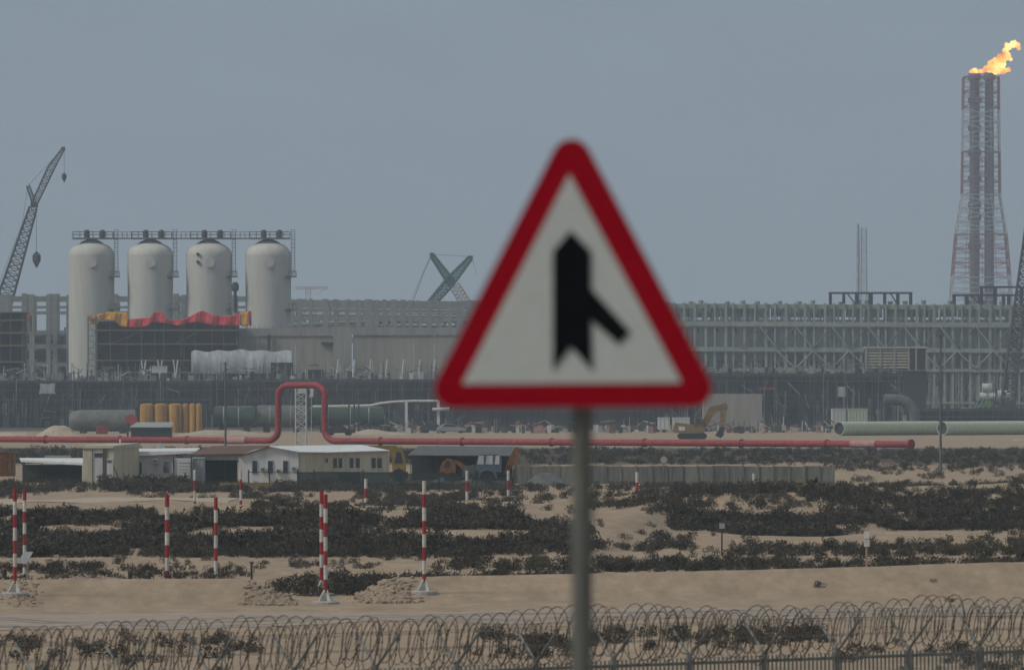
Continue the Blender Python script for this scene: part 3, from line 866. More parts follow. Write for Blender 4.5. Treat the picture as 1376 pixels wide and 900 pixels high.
# terrace behind the scaffolds, crowded with building material
o = single('terrace', MB().box(X(-120, 1520), X(900, 1520), 1521, 1680, .02, Z(513, 1521)), M['darkbrown'], 'dark terrace level above the front scaffolds', 'terrace')
o['kind'] = 'structure'
del o['category']
def clutter(name, label, px0, px1, py0, py1, d, dep, n, seed, mats, tall=.5):
    rr = random.Random(seed)
    t = None
    groups = {k: MB() for k in mats}
    for _ in range(n):
        px = rr.uniform(px0, px1); dd = d + rr.uniform(0, dep); mb = groups[rr.choice(mats)]
        zb = Z(py1, d); s = rr.random()
        if s < tall:
            mb.tube((X(px, dd), dd, zb - .5), (X(px + rr.uniform(-1, 1), dd), dd, Z(rr.uniform(py0 - 6, py1 - 3), dd)), rr.uniform(.05, .1), 4)
        elif s < tall + .2:
            mb.tube((X(px, dd), dd, Z(rr.uniform(py0, py1), dd)), (X(px + rr.uniform(4, 22), dd), dd, Z(rr.uniform(py0, py1), dd)), rr.uniform(.06, .14), 4)
        else:
            w = rr.uniform(1.5, 9); hh = rr.uniform(1, (py1 - py0) * .6)
            mb.box(X(px, dd), X(px + w, dd), dd, dd + rr.uniform(.5, 2), zb - .5, Z(py1 - hh, dd))
    base = bpy.data.objects.new(name, None); COL.objects.link(base); base.location = (X((px0 + px1) / 2, d), d, Z(py1, d))
    base['kind'] = 'stuff'; base['label'] = label
    for k, mb in groups.items():
        if mb.v: part(name + '_piece', mb, M[k], base)['kind'] = 'stuff'
    return base
clutter('building_material', 'jumble of building material on the terrace below the silos', -20, 320, 492, 512, 1530, 70, 300, 21, ['scaffd', 'scaff', 'dark', 'greypipe', 'blue', 'concrete', 'whitep', 'scaff'])
clutter('building_material', 'jumble of building material on the terrace before the beige wall', 320, 620, 490, 511, 1530, 80, 280, 22, ['scaffd', 'scaff', 'dark', 'greypipe', 'concrete', 'rust', 'scaff', 'whitep'])
clutter('building_material', 'dark clutter of steel under the right-hand green rack', 930, 1220, 484, 502, 1700, 60, 200, 23, ['scaffd', 'dark', 'scaff', 'blue', 'greensteel', 'greypipe'])
clutter('scaffold_tangle', 'tangle of tubes and boards across the left scaffold face', -20, 300, 514, 572, 1508, 5, 260, 26, ['scaffd', 'scaffd', 'dark', 'scaff', 'netting', 'vgreen'], .62)
clutter('scaffold_tangle', 'tangle of tubes and boards across the middle scaffold face', 300, 620, 514, 572, 1508, 8, 260, 27, ['scaffd', 'vgreen', 'dark', 'scaff', 'netting', 'rust'], .6)
clutter('scaffold_tangle', 'tangle of tubes and boards across the right scaffold face', 880, 1216, 504, 572, 1512, 12, 300, 28, ['scaffd', 'scaffd', 'dark', 'scaff', 'netting', 'greypipe'], .6)
clutter('site_debris', 'strip of parked machinery and debris behind the red pipeline', 440, 1120, 564, 580, 1330, 130, 700, 24, ['scaffd', 'whitep', 'pinkp', 'darkbrown', 'sandpile', 'rust', 'scaffd', 'vgreen', 'dark', 'concrete'], .2)
clutter('pipework_tangle', 'tangle of pipes and posts under the green rack at right', 1215, 1400, 500, 572, 1760, 60, 170, 25, ['greensteel', 'greypipe', 'scaff', 'dark', 'greypipe'], .6)
# leaning white steel props in a row along the terrace
for k, px in enumerate((453, 475, 497, 519, 541, 563, 583)):
    single('white_prop', MB().tube((X(px - 1, 1560), 1560, Z(508, 1560)), (X(px + 1.6, 1560), 1560, Z(483, 1560)), .15, 6), M['whitep'], ORDS[k] + ' from left of the short leaning white props before the beige wall', 'prop', group='row of white props')
for k, px in enumerate((193, 215, 236)):
    t = thing('white_prop_pair', 'V-shaped pair of white props above the terrace, ' + ('leftmost', 'middle', 'rightmost')[k] + ' of three', 'prop', (X(px, 1560), 1560, Z(510, 1560)), 'V-shaped white prop pairs')
    for s_ in (-1, 1): part('prop', MB().tube((X(px, 1560), 1560, Z(508, 1560)), (X(px + 3.0 * s_, 1560), 1560, Z(483.5, 1560)), .12, 6), M['whitep'], t)
def pbox_thing(name, lab, cat, m, px0, px1, py0, py1, d, dep, group=None, ribs=0):
    """a box body with raised ribs and roof lip, for cabins, containers and banners"""
    t = thing(name, lab, cat, (X((px0 + px1) / 2, d), d + dep / 2, max(0, Z(py1, d))), group)
    part('body', MB().pbox(px0, px1, py0, py1, d, dep), m, t)
    if ribs:
        for k in range(ribs):
            x = px0 + (px1 - px0) * (k + .5) / ribs
            part('rib', MB().pbox(x - .35, x + .35, py0 + .6, py1 - .6, d - .07, .07), m, t)
        part('top_rail', MB().box(X(px0, d) - .05, X(px1, d) + .05, d - .09, d + dep + .05, Z(py0 + .7, d), Z(py0 - .3, d)), m, t)
    return t
pbox_thing('white_crate', 'white double box on the terrace below the frame building', 'crate', M['whitep'], 204, 224, 492, 501, 1540, 3, ribs=2)
pbox_thing('dark_container', 'dark blue container on the terrace above the red pipe loop', 'container', M['dark'], 414, 434, 497, 509, 1545, 3, ribs=4)
pbox_thing('container', 'white site container behind the open end of the green pipe', 'container', M['whitep'], 1118, 1137, 549, 572, 1480, 4, ribs=4)
pbox_thing('container', 'pale green site container behind the green pipe', 'container', M['greenpipe'], 1139, 1166, 549, 572, 1480, 4, ribs=6)
pbox_thing('concrete_block', 'square beige concrete block behind the tan excavator', 'block', M['beige'], 945, 1024, 529, 575, 1500, 8)
pbox_thing('hoarding', 'small white board hanging on dark scaffold right of block', 'board', M['whitep'], 1126, 1136, 519.5, 533, 1524, .3)
pbox_thing('red_beam_bundle', 'short bundle of red beams on top of the beige block', 'beams', M['red'], 1020, 1040, 520, 523.5, 1527, 2)
# louvred cooler cabinet
d = 1720
t = thing('louvre_cabinet', 'cream louvred cooler cabinet in front of the green rack', 'cabinet', (X(1203, d), d, 0))
part('case', MB().pbox(1163, 1246, 468, 497, d + .6, 8), M['darkbrown'], t)
for px in (1163, 1182, 1201, 1220, 1230, 1244): part('mullion', MB().pbox(px, px + 2.2, 466.5, 498, d, .8), M['beige'], t)
for k in range(7):
    for a, b in ((1165.3, 1181.8), (1184.3, 1200.8), (1203.3, 1219.8)):
        part('slat', MB().pbox(a, b, 469 + k * 3.9, 471.2 + k * 3.9, d + .15, .35), M['cabin'], t)
part('top_rail', MB().pbox(1162.5, 1246.7, 465.8, 467.8, d - .1, 9), M['cabin'], t)
part('support', MB().box(X(1164, d), X(1245, d), d + 1, d + 7, 0, Z(498, d)), M['dark'], t)
# grey duct elbow
d = 1500
pts = [(X(1188, d), d, Z(537, d))] + [(X(1205 + 24 * math.sin(a), d), d, Z(560 - 23 * math.cos(a), d)) for a in np.linspace(0, math.pi / 2, 9)] + [(X(1229, d), d, 0)]
single('duct_elbow', MB().path(pts, 1.0, 14), M['scaffd'], 'dark grey bent duct in front of the dark scaffold', 'duct', sm=True)
# banner with pinched edges on the left scaffold
d = 1504
single('banner', MB().prism([(X(a, d), Z(b, d)) for a, b in ((52, 529.5), (55, 528.6), (63.5, 528.5), (71, 528.8), (74.6, 529.8), (73.2, 523), (74.4, 514.6), (64, 516), (53.5, 514.8), (54, 522))], d, d + .08), M['plastic'], 'white banner tied to the dark scaffold at left', 'banner')
# small bright flood lamps on the terrace edge
for k, (px, py) in enumerate(((7, 503), (33, 490), (59, 491), (64, 491.5))):
    single('flood_lamp', MB().pbox(px - 1, px + 1, py - 1.4, py + 1, 1526, .3).pbox(px - .25, px + .25, py + 1, py + 12, 1526.1, .1), M['whitep'], ORDS[k] + ' from left of the tiny white lamps above the left scaffold', 'lamp', group='lamp posts on the left terrace')

# ================================================================== cranes
def boom(name, t, p0, p1, d, w0, w1, n, r, m, dd=0):
    return part(name, MB().lattice((X(p0[0], d), d, Z(p0[1], d)), (X(p1[0], d), d + dd, Z(p1[1], d)), w0, w1, n, r), m, t)
def line(name, t, pts, d, r, m):
    return part(name, MB().path([(X(a, d), d, Z(b, d)) for a, b in pts], r, 4), m, t)
def hook(t, px, py, d, s, m):
    return part('hook_block', MB().lathe(X(px, d), d, [(.1 * s, Z(py, d) - 1.6 * s), (.35 * s, Z(py, d) - 1.1 * s), (.75 * s, Z(py, d) - .3 * s), (.75 * s, Z(py, d) + .7 * s), (.2 * s, Z(py, d) + 1.3 * s)], 8), m, t, True)
def crawler(t, px, d, s, m):
    x = X(px, d)
    for q in (-1, 1): part('track', MB().box(x + q * 3 * s - .7 * s, x + q * 3 * s + .7 * s, d - 4 * s, d + 4 * s, 0, 1.5 * s), M['tyre'], t)
    part('house', MB().box(x - 2.2 * s, x + 2.2 * s, d - 3 * s, d + 5 * s, 1.5 * s, 4.2 * s), m, t)
    part('counterweight', MB().box(x - 2.6 * s, x + 2.6 * s, d + 5 * s, d + 6.5 * s, 1.8 * s, 4.6 * s), M['dark'], t)

d = 1950; C = M['cranedark']
t = thing('lattice_crane', 'dark blue lattice crane with raised jib behind left rack', 'crane', (X(-40, d), d, 0))
crawler(t, -40, d, 1.2, C)
boom('main_boom', t, (-38, 560), (3.5, 412), d, 2.6, 3.6, 12, .24, C)
boom('main_boom', t, (3.5, 412), (44.5, 279), d, 3.6, 1.7, 18, .22, C)
part('boom_head', MB().pbox(41, 50.5, 271.5, 279, d - 1, 2.2), C, t)
boom('jib', t, (46.5, 273), (68.5, 226), d, 1.3, 1.5, 10, .15, C)
boom('jib', t, (68.5, 226), (85, 200), d, 1.5, .6, 7, .14, C)
part('jib_head', MB().pbox(82.5, 87.5, 197.5, 202.5, d - .6, 1.2), C, t)
boom('jib_strut', t, (45.5, 272), (37.5, 249.5), d, .9, .7, 6, .13, C)
line('pendant', t, [(37.5, 249.5), (66, 219), (85, 200)], d, .05, C)
line('pendant', t, [(37.5, 249.5), (30, 300), (2, 372), (-36, 545)], d, .05, C)
line('hoist_rope', t, [(86.2, 201), (86.2, 234)], d, .06, C); hook(t, 86.2, 238, d, .75, C)
line('hoist_rope', t, [(48.6, 278), (49, 340)], d, .07, C); hook(t, 49.2, 348, d, 1.25, C)

d = 2200; C = M['cranegreen']
t = thing('lattice_crane', 'teal crane with two crossed booms above the rack left of sign', 'crane', (X(570, d), d, 0))
crawler(t, 570, d, 1.2, C)
boom('main_boom', t, (560, 430), (605, 378), d, 1.6, 2.3, 12, .36, C)
boom('jib', t, (605, 378), (632.5, 346), d, 2.3, 1.0, 8, .32, C)
boom('mast', t, (606, 379), (580.5, 343), d, 1.9, .9, 9, .33, C)
part('mast_head', MB().pbox(577.5, 583, 339.5, 344.5, d - .6, 1.2), C, t)
part('jib_head', MB().pbox(630, 635.5, 343.5, 347.5, d - .6, 1.2), C, t)
part('pivot_block', MB().pbox(601, 611, 373, 385, d - .9, 1.8), C, t)
boom('buff_boom', t, (611, 384), (637, 425), d, 2.6, 2.6, 9, .2, M['cranered'])
line('pendant', t, [(580.5, 342), (606, 343), (633, 345)], d, .07, M['scaffd'])
line('pendant', t, [(580, 343), (568, 370), (556, 402), (550, 430)], d, .12, M['scaffd'])
line('pendant', t, [(579, 342), (566, 371), (553, 402)], d, .05, M['scaffd'])
line('hoist_rope', t, [(634, 346), (641, 370)], d, .05, M['scaffd'])

d = 1750; C = M['cranedark']
t = thing('lattice_crane', 'dark lattice crane boom leaning at the right picture edge', 'crane', (X(1352, d), d, 0))
crawler(t, 1352, d, .9, C)
boom('main_boom', t, (1352, 556), (1363, 470), d, 2.6, 2.4, 10, .24, C)
boom('main_boom', t, (1363, 470), (1384, 300), d, 2.4, 1.6, 20, .23, C)
line('pendant', t, [(1349, 540), (1362, 420), (1378, 310)], d, .07, C)

d = 3300
t = thing('tower_crane', 'very faint far crane top just right of the fourth silo', 'crane', (X(414, d), d, 0))
part('tower', MB().lattice((X(414, d), d, 0), (X(414, d), d, Z(386, d)), 1.8, 1.8, 20, .12), M['cranered'], t)
part('jib', MB().lattice((X(396, d), d, Z(387, d)), (X(441, d), d, Z(386.5, d)), 1, .6, 14, .09), M['cranered'], t)
part('stay', MB().path([(X(425, d), d, Z(396, d)), (X(440, d), d, Z(387, d))], .12, 4), M['cranered'], t)

# ================================================================== red pipeline with expansion loop
def pd(px): return 1029 - 94 * px / 1225.0
PZ = .93
def pp(px, z=PZ): dd = pd(px); return (X(px, dd), dd, z)
t = thing('red_pipeline', 'long red pipeline with a tall square expansion loop', 'pipeline', (X(600, pd(600)), pd(600), 0))
ztop = Z(517.5, pd(405)); rb = 1.25
def arc(c, a0, a1, sx):
    out = []
    for a in np.linspace(a0, a1, 7):
        px = c[0] + sx * rb * math.cos(a) * F / pd(c[0]); out.append(pp(px, c[1] + rb * math.sin(a)))
    return out
q = rb * F / pd(400)
loop = [pp(350)] + arc((374 - q, PZ + rb), -math.pi / 2, 0, 1) + arc((374 + q, ztop - rb), math.pi, math.pi / 2, 1) \
     + arc((436.5 - q, ztop - rb), math.pi / 2, 0, 1) + arc((436.5 + q, PZ + rb), math.pi, 3 * math.pi / 2, 1) + [pp(462)]
part('expansion_loop', MB().path(loop, .385, 14), M['redp'], t, True)
segs = [-90, 0, 120, 200, 296]
for a, b in zip(segs[:-1], segs[1:]): part('pipe_run', MB().path([pp(a + .3), pp(b - .3)], .38, 12), M['redp'], t, True)
part('pipe_wrap', MB().path([pp(304), pp(331)], .45, 12), M['pinkp'], t, True)
part('pipe_run', MB().path([pp(296), pp(350)], .38, 12), M['redp'], t, True)
segs = [462, 560, 680, 800, 930, 1060, 1145]
for a, b in zip(segs[:-1], segs[1:]): part('pipe_run', MB().path([pp(a), pp(b - .3)], .38, 12), M['redp'], t, True)
part('pipe_wrap', MB().path([pp(1145), pp(1178)], .44, 12), M['pinkp'], t, True)
part('pipe_run', MB().path([pp(1178), pp(1222)], .38, 12), M['redp'], t, True)
part('end_flange', MB().path([pp(1222), pp(1225)], .58, 14), M['redp'], t, True)
for px in (60, 160, 250, 510, 620, 740, 865, 995, 1110):
    part('flange', MB().path([pp(px), pp(px + 2.2)], .50, 12), M['redp'], t, True)
for px in (-60, 90, 215, 340, 467, 593, 678, 806, 937, 1068, 1180):
    dd = pd(px); x = X(px, dd)
    part('pipe_saddle', MB().prism([(x - .55, -.15), (x + .55, -.15), (x + .22, .55), (x - .22, .55)], dd - .8, dd + .5), M['whitep'], t)
# white lattice tower inside the loop
d = 1010
t = thing('lattice_tower', 'short white lattice tower standing inside the red pipe loop', 'tower', (X(404.5, d), d, 0))
part('mast', MB().lattice((X(404.5, d), d, 0), (X(404.5, d), d, Z(519, d)), 1.25, 1.25, 9, .085, .055), M['whitep'], t)
part('head_panel', MB().pbox(400, 411, 520, 528.5, d - .75, .2), M['whitep'], t)
single('white_board', MB().prism([(X(a, 1040), Z(b, 1040)) for a, b in ((415, 534), (421, 533), (421.5, 521), (416, 521.5), (417, 528))], 1040, 1040.1).pbox(418, 418.6, 534, 586, 1040.02, .08), M['whitep'], 'white board on a post beside the lattice tower', 'board')
# thin post crossing the pipeline
single('utility_pole', MB().tube((X(303, 985), 985, 0), (X(303, 985), 985, Z(486, 985)), .13, 6, .09).box(X(300, 985), X(306, 985), 984.95, 985.05, Z(489, 985), Z(488, 985)), M['scaffd'], 'thin grey pole standing before the red pipeline left of loop', 'pole')
t = thing('lamp_post', 'tall thin grey lamp post in front of the green pipes', 'lamp post', (X(1264, 700), 700, h1(X(1264, 700), 700)))
part('pole', MB().tube((X(1264, 700), 700, -.1), (X(1264, 700), 700, Z(452, 700)), .12, 7, .07), M['scaffd'], t, True)
part('lantern', MB().pbox(1261, 1268, 449.5, 452.5, 699.8, .4), M['scaffd'], t)

# ================================================================== green pipes
def big_pipe(label, p0, p1, r):
    t = thing('coated_pipe', label, 'pipe', (p0[0], p0[1], 0), 'large green coated pipes')
    a = Vector(p0); b = Vector(p1); u = (b - a).normalized(); n = 28
    mb = MB(); side_ = u.cross(Vector((0, 0, 1))).normalized(); up = Vector((0, 0, 1))
    rings = [(a, r), (b, r), (b, r - .09), (a, r - .09)]
    for c, q in rings:
        for j in range(n):
            an = 2 * math.pi * j / n
            mb.v.append(tuple(c + side_ * (q * math.cos(an)) + up * (q * math.sin(an))))
    for i in range(4):
        for j in range(n):
            o_ = i * n + j; w = i * n + (j + 1) % n; i2 = ((i + 1) % 4) * n
            mb.f.append((o_, w, i2 + (j + 1) % n, i2 + j))
    part('shell', mb, M['greenpipe'], t, True)
    k = a + u * .05
    part('end_band', MB().path([tuple(k), tuple(k + u * .6)], r + .02, n), M['greenpipe'], t, True) if False else None
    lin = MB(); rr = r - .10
    part('mouth_shade_plug', MB().path([tuple(a + u * .4), tuple(b - u * .4)], rr, n), M['dark'], t, True)  # solid dark plug, paints the shade inside the pipe mouth
    return t
r = 1.04
big_pipe('pale green coated pipe with its dark open end at left', (X(1127, 1268), 1268, r), (X(1259, 1288), 1288, r), r)
big_pipe('second pale green coated pipe reaching the right picture edge', (X(1266, 1278), 1278, r), (X(1430, 1300), 1300, r), r)
single('flat_slab', MB().prism([(X(a, 1150), Z(b, 1150)) for a, b in ((1362, 594), (1390, 596), (1390, 593), (1374, 590.5), (1364, 590))], 1150, 1152), M['whitep'], 'small white slab lying on sand below the right green pipe', 'slab')

# ================================================================== yard behind the pipeline
d = 1330
t = thing('horizontal_vessel', 'dark grey horizontal vessel with rounded end at left', 'vessel', (X(140, d), d, 0))
rv = 14.5 * d / F; zc = Z(565, d)
pts = [(X(93, d), d), (X(94.5, d), d), (X(98, d), d), (X(104, d), d), (X(112, d), d), (X(182, d), d)]
mb = MB(); n = 20; rs = [.35, .62, .84, .96, 1, 1]
for (x, y), k in zip(pts, rs):
    for j in range(n):
        a = 2 * math.pi * j / n; mb.v.append((x, y + rv * k * math.cos(a), zc + rv * k * math.sin(a)))
for i in range(len(pts) - 1):
    for j in range(n): mb.f.append((i * n + j, (i + 1) * n + j, (i + 1) * n + (j + 1) % n, i * n + (j + 1) % n))
mb.f.append(tuple(range(n))); mb.f.append(tuple((len(pts) - 1) * n + j for j in range(n))[::-1])
part('shell', mb, M['vessel'], t, True)
for px in (112, 165): part('saddle', MB().box(X(px, d) - .5, X(px, d) + .5, d - 1.4, d + 1.4, 0, zc - rv * .6), M['dark'], t)
def long_vessel(px0, px1, py0, py1, d, m, label, bands):
    rv = (py1 - py0) / 2 * d / F; zc = Z((py0 + py1) / 2, d)
    t = thing('pipe_vessel', label, 'vessel', (X((px0 + px1) / 2, d), d, 0), 'long green vessels behind the pipe loop')
    part('shell', MB().path([(X(px0, d), d, zc), (X(px0 + 2, d), d, zc), (X(px1 - 2, d), d, zc), (X(px1, d), d, zc)], rv, 20), m, t, True)
    for b in bands: part('band', MB().path([(X(b, d), d, zc), (X(b + 1.5, d), d, zc)], rv * 1.03, 20), M['greypipe'], t, True)
    part('walkway', MB().box(X(px0 + 3, d), X(px1 - 3, d), d - .7, d + .7, zc + rv * .93, zc + rv * 1.04), M['greypipe'], t)
    for px in (px0 + (px1 - px0) * .2, px0 + (px1 - px0) * .8): part('saddle', MB().box(X(px, d) - .5, X(px, d) + .5, d - 1.2, d + 1.2, 0, zc - rv * .7), M['dark'], t)
long_vessel(288, 343, 546, 574, 1360, M['vgreen'], 'dark green long vessel just right of the amber tanks', [300, 320])
long_vessel(345, 412, 545, 573, 1361, M['vessel'], 'grey long vessel behind the red pipe loop', [362, 390])
long_vessel(414, 516, 547, 572, 1362, M['vgreen'], 'dark green long vessel running right from the pipe loop', [440, 470, 495])
t = thing('pipe_bridge', 'thin white overhead pipe stepping up on posts left of sign', 'pipe', (X(560, 1340), 1340, 0))
part('pipe', MB().path([(X(a, 1340), 1340, Z(b, 1340)) for a, b in ((420, 546), (498, 544.5), (512, 541.5), (530, 539.5), (556, 538.5), (590, 538.5))], .2, 6), M['whitep'], t)
for px in (546, 589): part('post', MB().box(X(px, 1340) - .22, X(px, 1340) + .22, 1339.8, 1340.2, 0, Z(538, 1340)), M['whitep'], t)
part('branch', MB().path([(X(581, 1340), 1339.5, Z(550, 1340)), (X(604, 1340), 1339.5, Z(549, 1340))], .3, 6), M['whitep'], t)
for k, px in enumerate((469, 476, 482)): single('dark_post', MB().tube((X(px, 1300), 1300, 0), (X(px, 1300), 1300, Z(543 if px > 470 else 520, 1300)), .16, 6, .1), M['dark'], ORDS[k] + ' from left of three thin dark posts right of the loop', 'post', group='three dark posts by the loop')

# amber upright tanks
g = 'row of amber tanks'
names = ('leftmost', 'second', 'third', 'narrow fourth', 'narrow fifth', 'narrow rightmost')
for k, (a, b) in enumerate(((188, 206.8), (207, 225.8), (226, 244.8), (245, 253.8), (254, 262.8), (263, 271.8))):
    d = 1350; cx = X((a + b) / 2, d); rr_ = (b - a) / 2 * d / F
    t = thing('amber_tank', names[k] + ' amber upright tank in the row under a dark roof', 'tank', (cx, d, 0), g)
    part('shell', MB().lathe(cx, d, [(rr_, 0), (rr_, Z(547, d)), (rr_ * .95, Z(544, d)), (rr_ * .7, Z(542.3, d)), (.1, Z(541.8, d))], 20), M['amber'], t, True)
    part('hoop', MB().lathe(cx, d, [(rr_ * 1.02, Z(562, d)), (rr_ * 1.02, Z(560.4, d))], 20), M['amber'], t, True)
t = thing('tank_canopy', 'thin dark flat canopy above the amber tanks', 'canopy', (X(230, 1350), 1350, 0))
part('roof', MB().pbox(186, 274, 538.5, 540.3, 1353, 4), M['dark'], t)
for px in (187, 273): part('post', MB().pbox(px - .5, px + .5, 540.3, 581, 1355, .3), M['dark'], t)
# dark shed with pale sloping roof, red drums, sand heap
d = 1190
t = thing('tool_shed', 'low dark shed with pale roof in front of the amber tanks', 'shed', (X(203, d), d, 0))
part('wall', MB().pbox(176, 230, 574, 589.4, d, 4), M['shade'], t)
part('roof', MB().raw([(X(176, d) - .2, d - .3, Z(574.3, d)), (X(231, d), d - .3, Z(574.3, d)), (X(231, d), d + 4.4, Z(568, d)), (X(182, d), d + 4.4, Z(568, d)),
                       (X(176, d) - .2, d - .3, Z(573.5, d)), (X(231, d), d - .3, Z(573.5, d)), (X(231, d), d + 4.4, Z(567.2, d)), (X(182, d), d + 4.4, Z(567.2, d))],
                      [(0, 1, 2, 3), (7, 6, 5, 4), (0, 4, 5, 1), (1, 5, 6, 2), (2, 6, 7, 3), (3, 7, 4, 0)]), M['greypipe'], t)
pbox_thing('red_container', 'small red box beside the dark grey vessel', 'box', M['red'], 129, 144, 573, 583, 1290, 2, ribs=3)
d = 1230
t = thing('dump_hopper', 'tilted red hopper left of the amber tanks', 'hopper', (X(175, d), d, 0))
part('bin', MB().prism([(X(a, d), Z(b, d)) for a, b in ((168, 566), (176, 571), (183, 567), (184, 560), (176, 556), (169, 559))], d, d + 2), M['red'], t)
part('leg', MB().tube((X(171, d), d + 1, 0), (X(172, d), d + 1, Z(567, d)), .15, 5), M['dark'], t)
part('leg', MB().tube((X(181, d), d + 1, 0), (X(180, d), d + 1, Z(567, d)), .15, 5), M['dark'], t)
def heap(name, label, px0, px1, py0, d, m, seed, cat='heap', ridge=.5):
    rr = random.Random(seed); nx, ny = 46, 16; cx = X((px0 + px1) / 2, d); hw_ = (X(px1, d) - X(px0, d)) / 2; hz = Z(py0, d)
    v = []
    for j in range(ny):
        for i in range(nx):
            u = i / (nx - 1) * 2 - 1; w = j / (ny - 1) * 2 - 1
            h_ = max(0, 1 - abs(u) ** 1.3) * max(0, 1 - abs(w) ** 1.6)
            h_ = h_ * (.75 + .5 * float(vnoise(np.array([u * 3 + seed]), np.array([w * 2 + 4]))[0])) + .04 * rr.uniform(-1, 1) * h_
            v.append((cx + u * hw_, d + w * hw_ * ridge, -.1 + (hz + .1) * min(1.05, h_)))
    f = [(j * nx + i, j * nx + i + 1, (j + 1) * nx + i + 1, (j + 1) * nx + i) for j in range(ny - 1) for i in range(nx - 1)]
    return single(name, MB().raw(v, f), m, label, cat, (cx, d, 0), sm=True)
heap('sand_heap', 'pale conical sand heap behind the pipeline at left', 40, 118, 572.5, 1180, M['sandpile'], 3)
heap('sand_heap', 'low spread of pale sand left of the conical heap', -30, 70, 580, 1160, M['sandpile'], 5)
heap('sand_heap', 'low pale bank of sand right of the pipe loop', 440, 560, 577, 1290, M['sandpile'], 8)
heap('sand_heap', 'long pale bank of sand left of the pipe loop', 225, 372, 577, 1280, M['sandpile'], 9, ridge=.15)

# cars parked behind the pipeline
def car(label, px, d, m, rz, van=False):
    t = thing('parked_car', label, 'car', (X(px, d), d, 0), 'cars parked behind the pipeline')
    L_, W_ = 4.5, 1.75; k = .35 if van else 0
    def put(name, poly, y0, y1, mm, par=t):
        mb = MB(); mb.prism(poly, y0, y1)
        me = mesh_of(name, mb); me.materials.append(mm)
        return share(name, me, par, (0, 0, 0))
    put('body', [(-2.25, .35), (2.2, .35), (2.25, .75), (1.9, .88), (1.0, .95), (-1.9, .98), (-2.25, .85)], -W_ / 2, W_ / 2, m)
    put('cabin', [(-1.95 - k * .5, .97), (1.05, .93), (.45, 1.42 + k), (-1.2 - k, 1.46 + k)], -W_ / 2 + .1, W_ / 2 - .1, m)
    put('side_window', [(-1.55, 1.0), (.82, .98), (.38, 1.36 + k), (-1.1 - k * .6, 1.39 + k)], -W_ / 2 + .085, -W_ / 2 + .098, M['glass'])
    for x in (-1.4, 1.4):
        for y in (-W_ / 2 + .05, W_ / 2 - .25):
            mb = MB().path([(0, 0, 0), (0, .2, 0)], .33, 14)
            me = mesh_of('wheel', mb, sm=True); me.materials.append(M['tyre']); share('wheel', me, t, (x, y - .02, .33))
    t.rotation_euler.z = rz
    return t
car('dark parked car behind the pipeline right of the loop', 456, 1275, M['dark'], .3)
car('pale grey parked car behind the pipeline left of the sign', 607, 1335, M['greypipe'], .1)
car('dark parked car beside the pale car left of the sign', 584, 1340, M['dark'], -.2)
pbox_thing('container', 'white box container left of the tan excavator', 'container', M['whitep'], 884, 900, 561, 577, 1330, 2.5, ribs=3)
pbox_thing('container', 'second white container partly behind the tan excavator', 'container', M['whitep'], 904, 927, 561, 577, 1340, 2.5, ribs=5)

# tracked excavator
def excavator(label, d, px):
    t = thing('excavator', label, 'excavator', (X(px, d), d, 0)); x = X(px, d)
    for yy in (-1.3, .7):
        part('track', MB().prism([(x - 2, .25), (x - 1.7, .02), (x + 1.7, .02), (x + 2, .25), (x + 2, .65), (x + 1.7, .85), (x - 1.7, .85), (x - 2, .65)], d + yy, d + yy + .6), M['tyre'], t)
    part('house', MB().prism([(x - 2.5, .9), (x + 1.7, .9), (x + 1.7, 1.8), (x + .2, 2.0), (x - 2.3, 2.35), (x - 2.6, 1.7)], d - 1.2, d + 1.2), M['tan'], t)
    cb = part('cab', MB().prism([(x + .2, 1.85), (x + 1.5, 1.75), (x + 1.35, 3.0), (x + .35, 3.05)], d - 1.2, d), M['tan'], t)
    part('window', MB().prism([(x + .4, 2.15), (x + 1.32, 2.1), (x + 1.22, 2.85), (x + .5, 2.9)], d - 1.23, d - 1.205), M['glass'], cb)
    part('engine_panel', MB().prism([(x - 1.9, 1.2), (x - 1.0, 1.2), (x - 1.0, 1.75), (x - 1.9, 1.8)], d - 1.23, d - 1.205), M['whitep'], t)
    part('boom', MB().prism([(x + .9, 1.7), (x + 1.8, 1.4), (x + 3.1, 3.5), (x + 4.5, 4.3), (x + 4.6, 4.95), (x + 2.5, 4.5)], d + .1, d + .75), M['tan'], t)
    part('stick', MB().prism([(x + 3.7, 1.4), (x + 4.4, 1.4), (x + 4.95, 4.6), (x + 4.65, 5.1), (x + 4.0, 4.7)], d + .15, d + .7), M['tan'], t)
    part('bucket', MB().prism([(x + 3.2, .5), (x + 4.0, .15), (x + 4.4, .6), (x + 4.35, 1.7), (x + 3.9, 1.7)], d - .3, d + .9), M['dark'], t)
    return t
excavator('dusty ochre tracked excavator right of the sign behind pipeline', 1180, 930)

# ================================================================== cabins and machines in front of the pipeline
# cream cabin
d = 626; gz = 0
def lz(py): return Z(py, d)
def window(t, px0, px1, py0, py1, d, m=None):
    w = part('window', MB().pbox(px0 - .5, px1 + .5, py0 - .5, py1 + .5, d - .06, .12), M['frame'], t)
    part('pane', MB().pbox(px0, px1, py0, py1, d - .075, .014), m or M['glass'], w)
t = thing('cream_cabin', 'cream flat-roofed cabin with parapet and two doors', 'cabin', (X(148, d), d, 0))
part('wall', MB().raw([(X(111, d), d + .4, 0), (X(153, d), d, 0), (X(184, d), d + 3.5, 0), (X(142, d), d + 4, 0), (X(111, d), d + .4, lz(601.5)), (X(153, d), d, lz(601.5)), (X(184, d), d + 3.5, lz(601.5)), (X(142, d), d + 4, lz(601.5))],
                      [(0, 1, 5, 4), (1, 2, 6, 5), (2, 3, 7, 6), (3, 0, 4, 7), (4, 5, 6, 7), (3, 2, 1, 0)]), M['cabin'], t)
